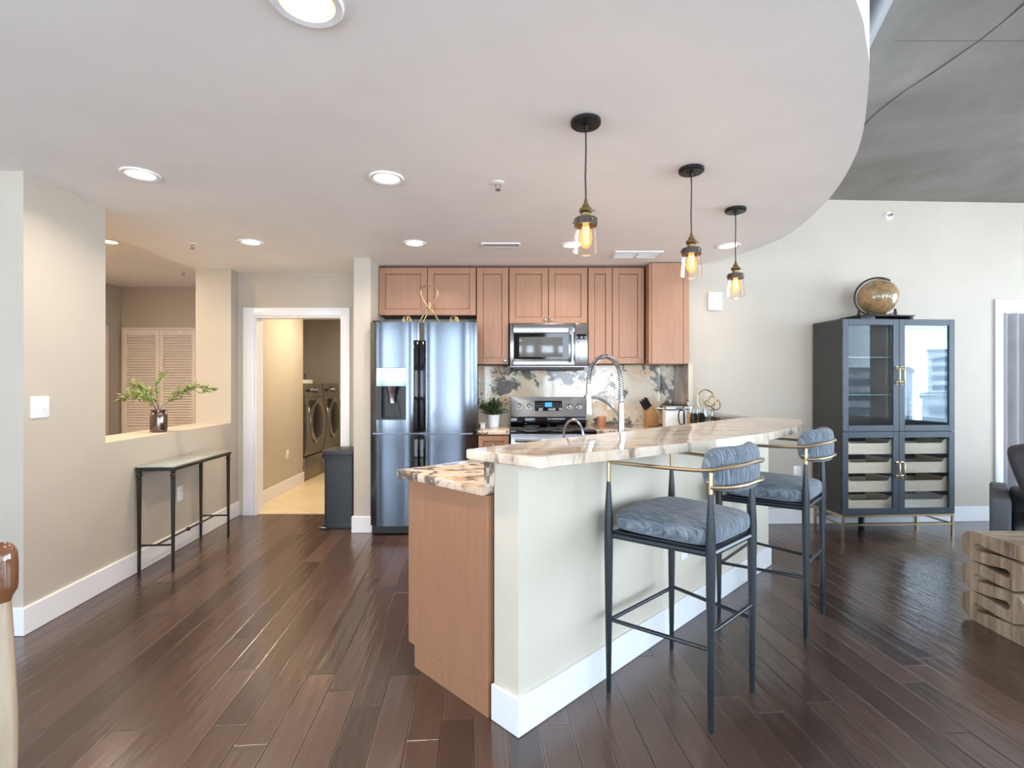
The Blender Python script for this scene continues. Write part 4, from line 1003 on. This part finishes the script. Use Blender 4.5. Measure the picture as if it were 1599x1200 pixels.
fr.build('brass_base', M['brass'], root)
mb = MB(); mb.box(.29, .325, .16, .195, 0, .182, .002); mb.build('centre_foot', M['black'], root)
# globe on the cabinet
root = thing('globe', 'parchment brown desk globe on a dark stand on the tall cabinet', 'globe', (3.318, 4.66, 1.888), .06)
gz = .045+.178
MB().lathe([(0, -.160)]+[(.160*math.cos(a), .160*math.sin(a)) for a in [-PI/2+PI*i/28 for i in range(1, 28)]]+[(0, .160)], c=(0, 0, 0), seg=48, M=Matrix.Translation((.01, 0, gz)) @ Matrix.Rotation(.5, 4, 'Y')).build('sphere', M['map'], root)
ring = []
for i in range(49):
    a = -2.2+4.4*i/48; ring.append((a,))
mer = MB(); RM = Matrix.Translation((.0, -.0, gz)) @ Matrix.Rotation(-.42, 4, 'Z')
pts = [RM @ Vector((.174*math.cos(a), 0, .174*math.sin(a))) for a in [PI*.30+2*PI*.62*i/60 for i in range(61)]]
mer.tube(pts, .009, 8); mer.build('meridian_ring', M['grey_collar'], root)
for a in (.5, -.5): MB().cyl(Matrix.Translation((.01, 0, gz)) @ Matrix.Rotation(.5, 4, 'Y') @ Vector((0, 0, .158*math.copysign(1, a))), Matrix.Translation((.01, 0, gz)) @ Matrix.Rotation(.5, 4, 'Y') @ Vector((0, 0, .176*math.copysign(1, a))), .006).build('axis_pin', M['brass'], root)
mb = MB(); mb.box(-.255, .255, -.13, .13, .034, .045, .003); mb.build('stand_top', M['iron'], root)
mb = MB(); mb.box(-.245, -.11, -.12, .12, 0, .034, .002); mb.box(.215, .245, -.12, .12, 0, .034, .002); mb.box(-.10, .21, .06, .12, .004, .026, .002); mb.build('stand_base', M['iron'], root)
for x in (-.125, .125):
  for y in (-.06, .06):
    MB().lathe([(0, .045), (.022, .045), (.024, .052), (.012, .06), (.016, .075), (.009, .09), (.013, .105), (0, .112)], c=(x, y, 0), seg=16).build('cradle_post', M['grey_collar'], root)
MB().tube(catmull([(-.125, -.06, .075), (-.06, -.07, .055), (.0, -.072, .052), (.06, -.07, .055), (.125, -.06, .075)], 6), .006, 8).build('cradle_bar', M['chrome'], root)

# ================================================================== console, vase
p = WL(.87, -.142)
root = thing('console_table', 'narrow dark iron console table with a glass top below the pass-through', 'console table', (p[0], p[1], 0), math.atan2(DL.y, DL.x))
# local x along the wall (away from the viewer), local y towards the wall
w, d, h = .85, .262, .745
xs, ys = (.018, w-.018), (-d/2+.018, d/2-.018)
for x in xs:
    for y in ys:
        lg = MB(); lg.prism([(x-.011, y-.011), (x+.011, y-.011), (x+.011, y+.011), (x-.011, y+.011)], .006, .655, .003)
        for v in lg.bm.verts:
            k = .62+.38*min(1, v.co.z/.45); v.co.x = x+(v.co.x-x)*k; v.co.y = y+(v.co.y-y)*k
        lo = lg.build('leg', M['iron'], root)
        MB().lathe([(0, .65), (.013, .652), (.016, .660), (.012, .668), (.021, .676), (.021, .680), (.012, .690), (.016, .700), (.016, .714), (0, .714)], c=(x, y, 0), seg=16).build('turned_collar', M['iron'], lo)
        MB().lathe([(0, 0), (.010, 0), (.010, .010), (0, .010)], c=(x, y, 0), seg=12).build('foot', M['iron'], lo)
mb = MB(); mb.box(0, w, -d/2, -d/2+.024, .712, .734, .002, 1); mb.box(0, w, d/2-.024, d/2, .712, .734, .002, 1); mb.box(0, .024, -d/2+.024, d/2-.024, .712, .734, .002, 1); mb.box(w-.024, w, -d/2+.024, d/2-.024, .712, .734, .002, 1)
mb.build('top_frame', M['iron'], root)
MB().box(.002, w-.002, -d/2+.002, d/2-.002, .735, .745, .003).build('glass_top', M['glass_top'], root)
for x in xs: MB().cyl((x, ys[0], .19), (x, ys[1], .19), .007, seg=10).build('end_rail', M['iron'], root)
mb = MB(); mb.cyl((xs[0], 0, .19), (xs[1], 0, .19), .007, seg=10); mb.build('long_stretcher', M['iron'], root)
MB().lathe([(0, -.02), (.012, -.016), (.016, 0), (.012, .016), (0, .02)], seg=14, M=Matrix.Translation((w/2, 0, .19)) @ Matrix.Rotation(PI/2, 4, 'Y')).build('stretcher_knob', M['iron'], root)

VX, VY, VZ = -2.80, 4.06, .94
root = thing('vase', 'brown mercury glass vase standing on the pass-through ledge', 'vase', (VX, VY, VZ))
MB().lathe([(0, 0), (.052, 0), (.058, .006), (.060, .02), (.060, .135), (.056, .148), (.046, .156), (.046, .164), (.057, .170), (.057, .175), (.050, .174), (.042, .164), (.042, .155), (.052, .14), (.054, .02), (0, .014)], seg=36).build('body', M['vase'], root)
random.seed(11)
def branch(label, pts, n, spread, size, group):
    root = thing('leafy_branch', label, 'branch', (VX, VY, VZ), 0, group)
    P = catmull(pts, 8); m_ = len(P)
    MB().tube(P, [.0028-.0018*i/m_ for i in range(m_)], 6).build('stem', M['stem'], root)
    mb = MB(); tw = MB()
    for k in range(n):
        t_ = .40+.60*k/(n-1); i = min(m_-2, int(t_*(m_-1))); q = P[i]; dr = (P[i+1]-P[i]).normalized()
        side = Vector((random.uniform(-1, 1), random.uniform(-1, 1), random.uniform(-.8, 1.0))).normalized()
        tip = q+(side*.8+dr*.7).normalized()*random.uniform(.015, spread)
        tw.tube([q, tip], .0008, 4)
        for j in range(2): leaf(mb, q.lerp(tip, .5+.5*j), side*.7+dr*.8+Vector((random.uniform(-.4, .4), random.uniform(-.4, .4), random.uniform(-.4, .3))), Vector((random.uniform(-.4, .4), random.uniform(-.6, .2), 1)), random.uniform(.7, 1.15)*size, size*.62)
    mb.build('leaves', M['leaf'], root, smooth=False); tw.build('twigs', M['stem'], root)
g_ = 'leafy branches in the brown vase'
branch('leafy branch arching far to the right from the brown vase', [(0, 0, .03), (.015, -.012, .17), (.075, .0, .24), (.17, .02, .31), (.28, .03, .355), (.40, .05, .345)], 90, .045, .032, g_)
branch('leafy branch arching out low to the left from the vase', [(0, 0, .03), (-.02, .006, .17), (-.075, .02, .235), (-.15, .03, .275), (-.23, .04, .285), (-.33, .05, .265)], 80, .045, .032, g_)
branch('leafy branch leaning left above the low one in the vase', [(0, 0, .03), (-.012, .012, .17), (-.06, .04, .25), (-.12, .06, .32), (-.19, .06, .355), (-.26, .06, .365)], 60, .05, .030, g_)
branch('thin sparse branch standing upright in the vase', [(0, 0, .03), (0, .0, .17), (-.012, 0, .27), (-.022, .0, .36), (.0, .01, .42), (.04, .02, .455)], 22, .04, .030, g_)
branch('short leafy sprig bending left between the vase branches', [(0, 0, .03), (-.016, -.01, .17), (-.04, -.02, .23), (-.075, -.03, .27), (-.11, -.03, .30)], 22, .04, .03, g_)

# ================================================================== laundry and bin
root = thing('pedal_bin', 'tall charcoal pedal bin standing beside the laundry doorway', 'bin', (-1.575, 4.80, 0))
hw, hd = .150, .155
def rr(a, b, r, n=6):
    out = []
    for cx, cy, s0 in ((a-r, b-r, 0), (-a+r, b-r, PI/2), (-a+r, -b+r, PI), (a-r, -b+r, 1.5*PI)):
        out += [(cx+r*math.cos(s0+PI/2*i/n), cy+r*math.sin(s0+PI/2*i/n)) for i in range(n+1)]
    return out
MB().prism(rr(hw-.012, hd-.012, .03), .062, .640).build('body', M['can'], root)
MB().prism(rr(hw-.008, hd-.008, .032), .004, .060, .003).build('base_band', M['can'], root)
MB().prism(rr(hw+.004, hd+.004, .035), .642, .672).build('rim', M['black'], root)
MB().prism(rr(hw+.006, hd+.006, .036), .674, .715, .006).build('lid', M['can'], root)
MB().box(-.172, -.10, -.175, -.13, .012, .026, .005).build('pedal', M['steel'], root)

def machine(name, label, y0):
    root = thing(name, label, 'washing machine', (-2.80, y0, 0.004), PI/2)
    # local x runs away from the viewer, local -y faces into the room
    w = .68
    MB().box(0, w, .02, .70, .33, 1.325, .012).build('cabinet', M['machine'], root)
    pd = MB().box(.004, w-.004, .0, .68, .012, .318, .008).build('pedestal', M['machine'], root)
    MB().box(.02, w-.02, .02, .6, 0, .012).build('plinth', M['black'], root)
    mb = MB(); n = 16
    prof = [(-.0-.055*math.sin(PI*min(1, i/n*1.02)), .335+.80*i/n) for i in range(n+1)]
    mb.prism(prof+[(.022, 1.135), (.022, .335)], 0.002, w-.002, M=YZ)
    fp = mb.build('front_panel', M['machine'], root)
    mb = MB(); mb.prism([(-.01, 1.14), (.022, 1.14), (.03, 1.322), (.012, 1.322)], .002, w-.002, .003, 1, M=YZ); cp = mb.build('control_panel', M['machine'], root)
    MB().lathe([(0, .05), (.035, .048), (.042, .01), (.05, .008), (.05, 0), (0, 0)], seg=24, M=Matrix.Translation((w*.55, 0, 1.235)) @ R90).build('dial', M['chrome'], cp)
    MB().box(.07, .20, -.012, .01, 1.205, 1.245, .01).build('soap_drawer', M['black'], cp)
    c = (w/2, 0, .80); TM = Matrix.Translation((w/2, -.045, .80)) @ Matrix.Diagonal((.98, 1, 1.25, 1)) @ R90
    MB().lathe([(.185, .0), (.20, .018), (.235, .022), (.25, .01), (.25, 0)], seg=48, M=TM).build('door_ring', M['chrome'], root)
    MB().lathe([(0, .035), (.10, .03), (.19, .012), (.19, 0), (0, 0)], seg=48, M=TM).build('porthole', M['black_gloss'], root)
    MB().box(w/2-.012, w/2+.012, -.085, -.045, .80-.1, .80+.12, .006).build('door_handle', M['chrome'], root) if False else None
    return root
machine('washing_machine', 'graphite front-load machine on a pedestal nearest the laundry doorway', 6.90)
machine('washing_machine', 'graphite front-load machine on a pedestal farther inside the laundry', 7.60)
root = thing('storage_tray', 'white tray with a dark wire handle on top of the nearer machine', 'tray', (-3.02, 7.15, 1.3295))
mb = MB(); mb.box(-.16, .16, -.2, .2, 0, .008); 
for a, b, c_, d_ in ((-.16, -.15, -.2, .2), (.15, .16, -.2, .2), (-.15, .15, -.2, -.19), (-.15, .15, .19, .2)): mb.box(a, b, c_, d_, .008, .05)
mb.build('tray_body', M['white'], root)
MB().tube(catmull([(.155, -.09, .045), (.155, -.085, .10), (.155, -.06, .125), (.155, -.035, .10), (.155, -.03, .045)], 6), .005, 8).build('wire_handle', M['black'], root)
root = thing('laundry_cabinet', 'cream wall cabinet high in the laundry room', 'cabinet', (-1.92, 6.2, 1.92), 0)
MB().box(.17, .498, 0, .9, 0, .5, .003).build('carcass', M['wall'], root); MB().box(.15, .168, .005, .895, .003, .497, .003).build('door', M['wall'], root)
root = thing('drying_panel', 'grey hanging panel on the laundry wall under the wall cabinet', 'panel', (-1.50, 6.05, 1.05), 0)
MB().box(-.03, .078, 0, .7, 0, .84, .004).build('board', M['grille'], root); MB().box(-.034, .078, -.006, 0, -.006, .846, .001).build('edging', M['iron'], root)
for xx in (-2.3,): pass
l = bpy.data.lights.new('laundry_lamp', 'AREA'); l.shape = 'DISK'; l.size = .2; l.energy = 100*WARM; l.color = (1, .82, .56)
lo = bpy.data.objects.new('laundry_lamp', l); COL.objects.link(lo); lo.location = (-2.0, 6.3, CZ-.03)
l2 = bpy.data.objects.new('hallway_lamp', bpy.data.lights.new('hallway_lamp', 'AREA')); l2.data.shape = 'DISK'; l2.data.size = .15; l2.data.energy = 185*WARM; l2.data.color = (1, .80, .55); COL.objects.link(l2); l2.location = (-4.3, 3.6, 2.58)

# ================================================================== living room side
root = thing('side_table', 'serpentine carved wood side table before the sofa', 'side table', (2.57, 2.935, 0), -PI/2)
# local x runs toward the viewer from the rounded end, profile in x-z, depth along local +y (world +x)
def arc(cx, cz, rx, rz, a0, a1, n=14): return [(cx+rx*math.cos(a0+(a1-a0)*i/n), cz+rz*math.sin(a0+(a1-a0)*i/n)) for i in range(n+1)]
H2 = .167; prof = [(.40, .0), (.24, .0)]
for i in range(3):
    zc = H2*(i+.5)
    prof += arc(.085, zc, .085, H2/2-.0022, -PI/2, -1.5*PI)               # rounded left lobe
    if i < 2:
        zb = H2*(i+1)                                                      # slot opening between the left lobes
        prof += [tuple(p) for p in catmull([(.11, zb-.004), (.17, zb-.0085), (.225, zb-.0165), (.262, zb-.0215)], 5)]
        prof += arc(.268, zb, .022, .0215, -PI/2, PI/2, 10)
        prof += [tuple(p) for p in catmull([(.262, zb+.0215), (.225, zb+.0165), (.17, zb+.0085), (.11, zb+.004)], 5)]
prof += [(.24, 3*H2), (.40, 3*H2), (.40, 2.5*H2+.006)]
for i in (2, 1, 0):
    zc = H2*(i+.5)                                                         # slot opening between the right lobes
    prof += [tuple(p) for p in catmull([(.265, zc+.006), (.20, zc+.009), (.145, zc+.0165), (.108, zc+.0205)], 5)]
    prof += arc(.104, zc, .02, .0205, PI/2, 1.5*PI, 10)
    prof += [tuple(p) for p in catmull([(.108, zc-.0205), (.145, zc-.0165), (.20, zc-.009), (.265, zc-.006)], 5)]
    if i: prof += arc(.295, H2*i, .085, H2/2-.0062, PI/2, -PI/2)
prof += [(.40, .5*H2-.006)]
MB().prism(prof, 0, .46, M=Matrix(((1, 0, 0, 0), (0, 0, 1, 0), (0, 1, 0, 0), (0, 0, 0, 1)))).build('carved_body', M['suar'], root, ang=40)

root = thing('sofa', 'dark grey upholstered sofa with a slim square arm beyond the wooden side table', 'sofa', (3.14, 3.37, 0), -.75)
MB().box(0, .105, 0, .80, .08, .57, .02, 3).build('arm', M['sofa'], root)
MB().box(.108, 2.0, .02, .80, .08, .26, .02, 2).build('seat_base', M['sofa'], root)
for k in range(2): MB().box(.112+.945*k, 1.052+.945*k, .0, .60, .263, .40, .04, 3).build('seat_cushion', M['sofa'], root)
MB().box(.108, 2.0, .62, .80, .263, .56, .04, 3).build('backrest', M['sofa'], root)
for x in (.03, 1.9):
    for y in (.08, .72): MB().cyl((x+.03, y, 0), (x+.03, y, .085), .02).build('foot', M['black'], root)
mb = MB(); mb.pad((0, 0, 0), .085, .25, .25, .42, .42, 48, 24)
RP = Matrix.Translation((.225, .31, .66)) @ Matrix.Rotation(-.30, 4, 'Y')
bmesh.ops.transform(mb.bm, matrix=RP, verts=mb.bm.verts)
o = mb.build('throw_pillow', M['pillow'], ang=80, loc=(3.14, 3.37, 0), rotz=-.75); tag(o, 'charcoal throw pillow leaning inside the sofa arm', 'pillow')

# wooden chair at the edge
root = thing('wooden_chair', 'varnished wooden chair with a rounded brown back post beside the pale wall', 'chair', (-1.49, 1.29, 0), 0)
for s_ in (-1, 1):
    lp = MB().tube(catmull([(s_*.215, -.03, 0), (s_*.213, -.01, .22), (s_*.211, 0, .45), (s_*.206, .0, .66), (s_*.205, .0, .80)], 6), [.0165+.010*math.sin(PI*min(1, i/24*.9+.1)) for i in range(25)], 18).build('back_post', M['chair_wood'], root)
    MB().lathe([(0, .770), (.0185, .772), (.022, .785), (.030, .80), (.0315, .815), (.0315, .875), (.030, .895), (.022, .912), (.010, .921), (0, .922)], c=(s_*.205, 0, 0), seg=28).build('post_cap', M['chair_top'], lp)
    MB().tube([(s_*.20, -.42, 0), (s_*.20, -.42, .44)], [.015, .020], 14).build('front_leg', M['chair_wood'], root)
mb = MB(); mb.box(-.19, .19, -.012, .012, .80, .895, .008, 3); mb.build('crest_rail', M['chair_top'], root)
mb = MB(); mb.box(-.19, .19, -.010, .010, .58, .63, .006, 2); mb.build('back_slat', M['chair_wood'], root)
MB().box(-.185, .185, -.45, -.02, .44, .475, .012, 3).build('seat', M['chair_wood'], root)

# ================================================================== the town beyond the windows (seen only mirrored in the cabinet glass)
def building(label, x, y, w, d, ztop, c, rows, cols, rot):
    root = thing('street_building', label, 'building', (x, y, -16), rot)
    h = ztop+16
    MB().box(-w/2, w/2, -d/2, d/2, 0, h).build('walls', plain('pale facade', c, .8), root, smooth=False)
    MB().box(-w/2-.4, w/2+.4, -d/2-.4, d/2+.4, h, h+1).build('roof', plain('facade coping', (120, 128, 136), .8), root, smooth=False)
    for j in range(rows):
        z = h-3.2*(j+1); mb = MB()
        mb.box(-w/2+1, w/2-1, -d/2-.15, -d/2, z, z+1.7); mb.box(-w/2-.15, -w/2, -d/2+1, d/2-1, z, z+1.7)
        mb.build('window_band', plain('blue grey glazing', (74, 92, 110), .3), root, smooth=False)
building('low pale office block mirrored in the left cabinet door', 101, -104, 26, 14, 4.0, (168, 176, 184), 4, 8, -.75)
building('slim striped tower mirrored in the right cabinet door', 170, -147, 13, 13, 12, (176, 184, 194), 6, 6, -.75)
building('flat parking block mirrored low in the right cabinet door', 105, -84, 22, 14, -1.5, (150, 158, 164), 3, 6, -.7)
building('distant block mirrored at the edge of the right cabinet door', 165, -112, 24, 14, 4.5, (150, 164, 178), 4, 6, -.6)
# second sofa under the side window, mirrored in the cabinet doors
root = thing('sofa', 'long blue grey sofa under the side window, mirrored in the cabinet doors', 'sofa', (6.05, .9, 0), 0)
MB().box(.02, .95, -2.2, 1.9, .08, .28, .02, 2).build('seat_base', M['sofa'], root)
for k in range(3): MB().box(.0, .70, -1.98+1.24*k, -.75+1.24*k, .283, .44, .04, 3).build('seat_cushion', M['sofa'], root)
MB().box(.72, .95, -2.0, 1.75, .283, .74, .05, 3).build('backrest', M['sofa'], root)
for y in (-2.2, 1.76): MB().box(.0, .95, y, y+.14, .283, .60, .03, 3).build('arm', M['sofa'], root)
for x in (.06, .86):
    for y in (-2.1, 1.8): MB().cyl((x, y, 0), (x, y, .085), .02).build('foot', M['black'], root)
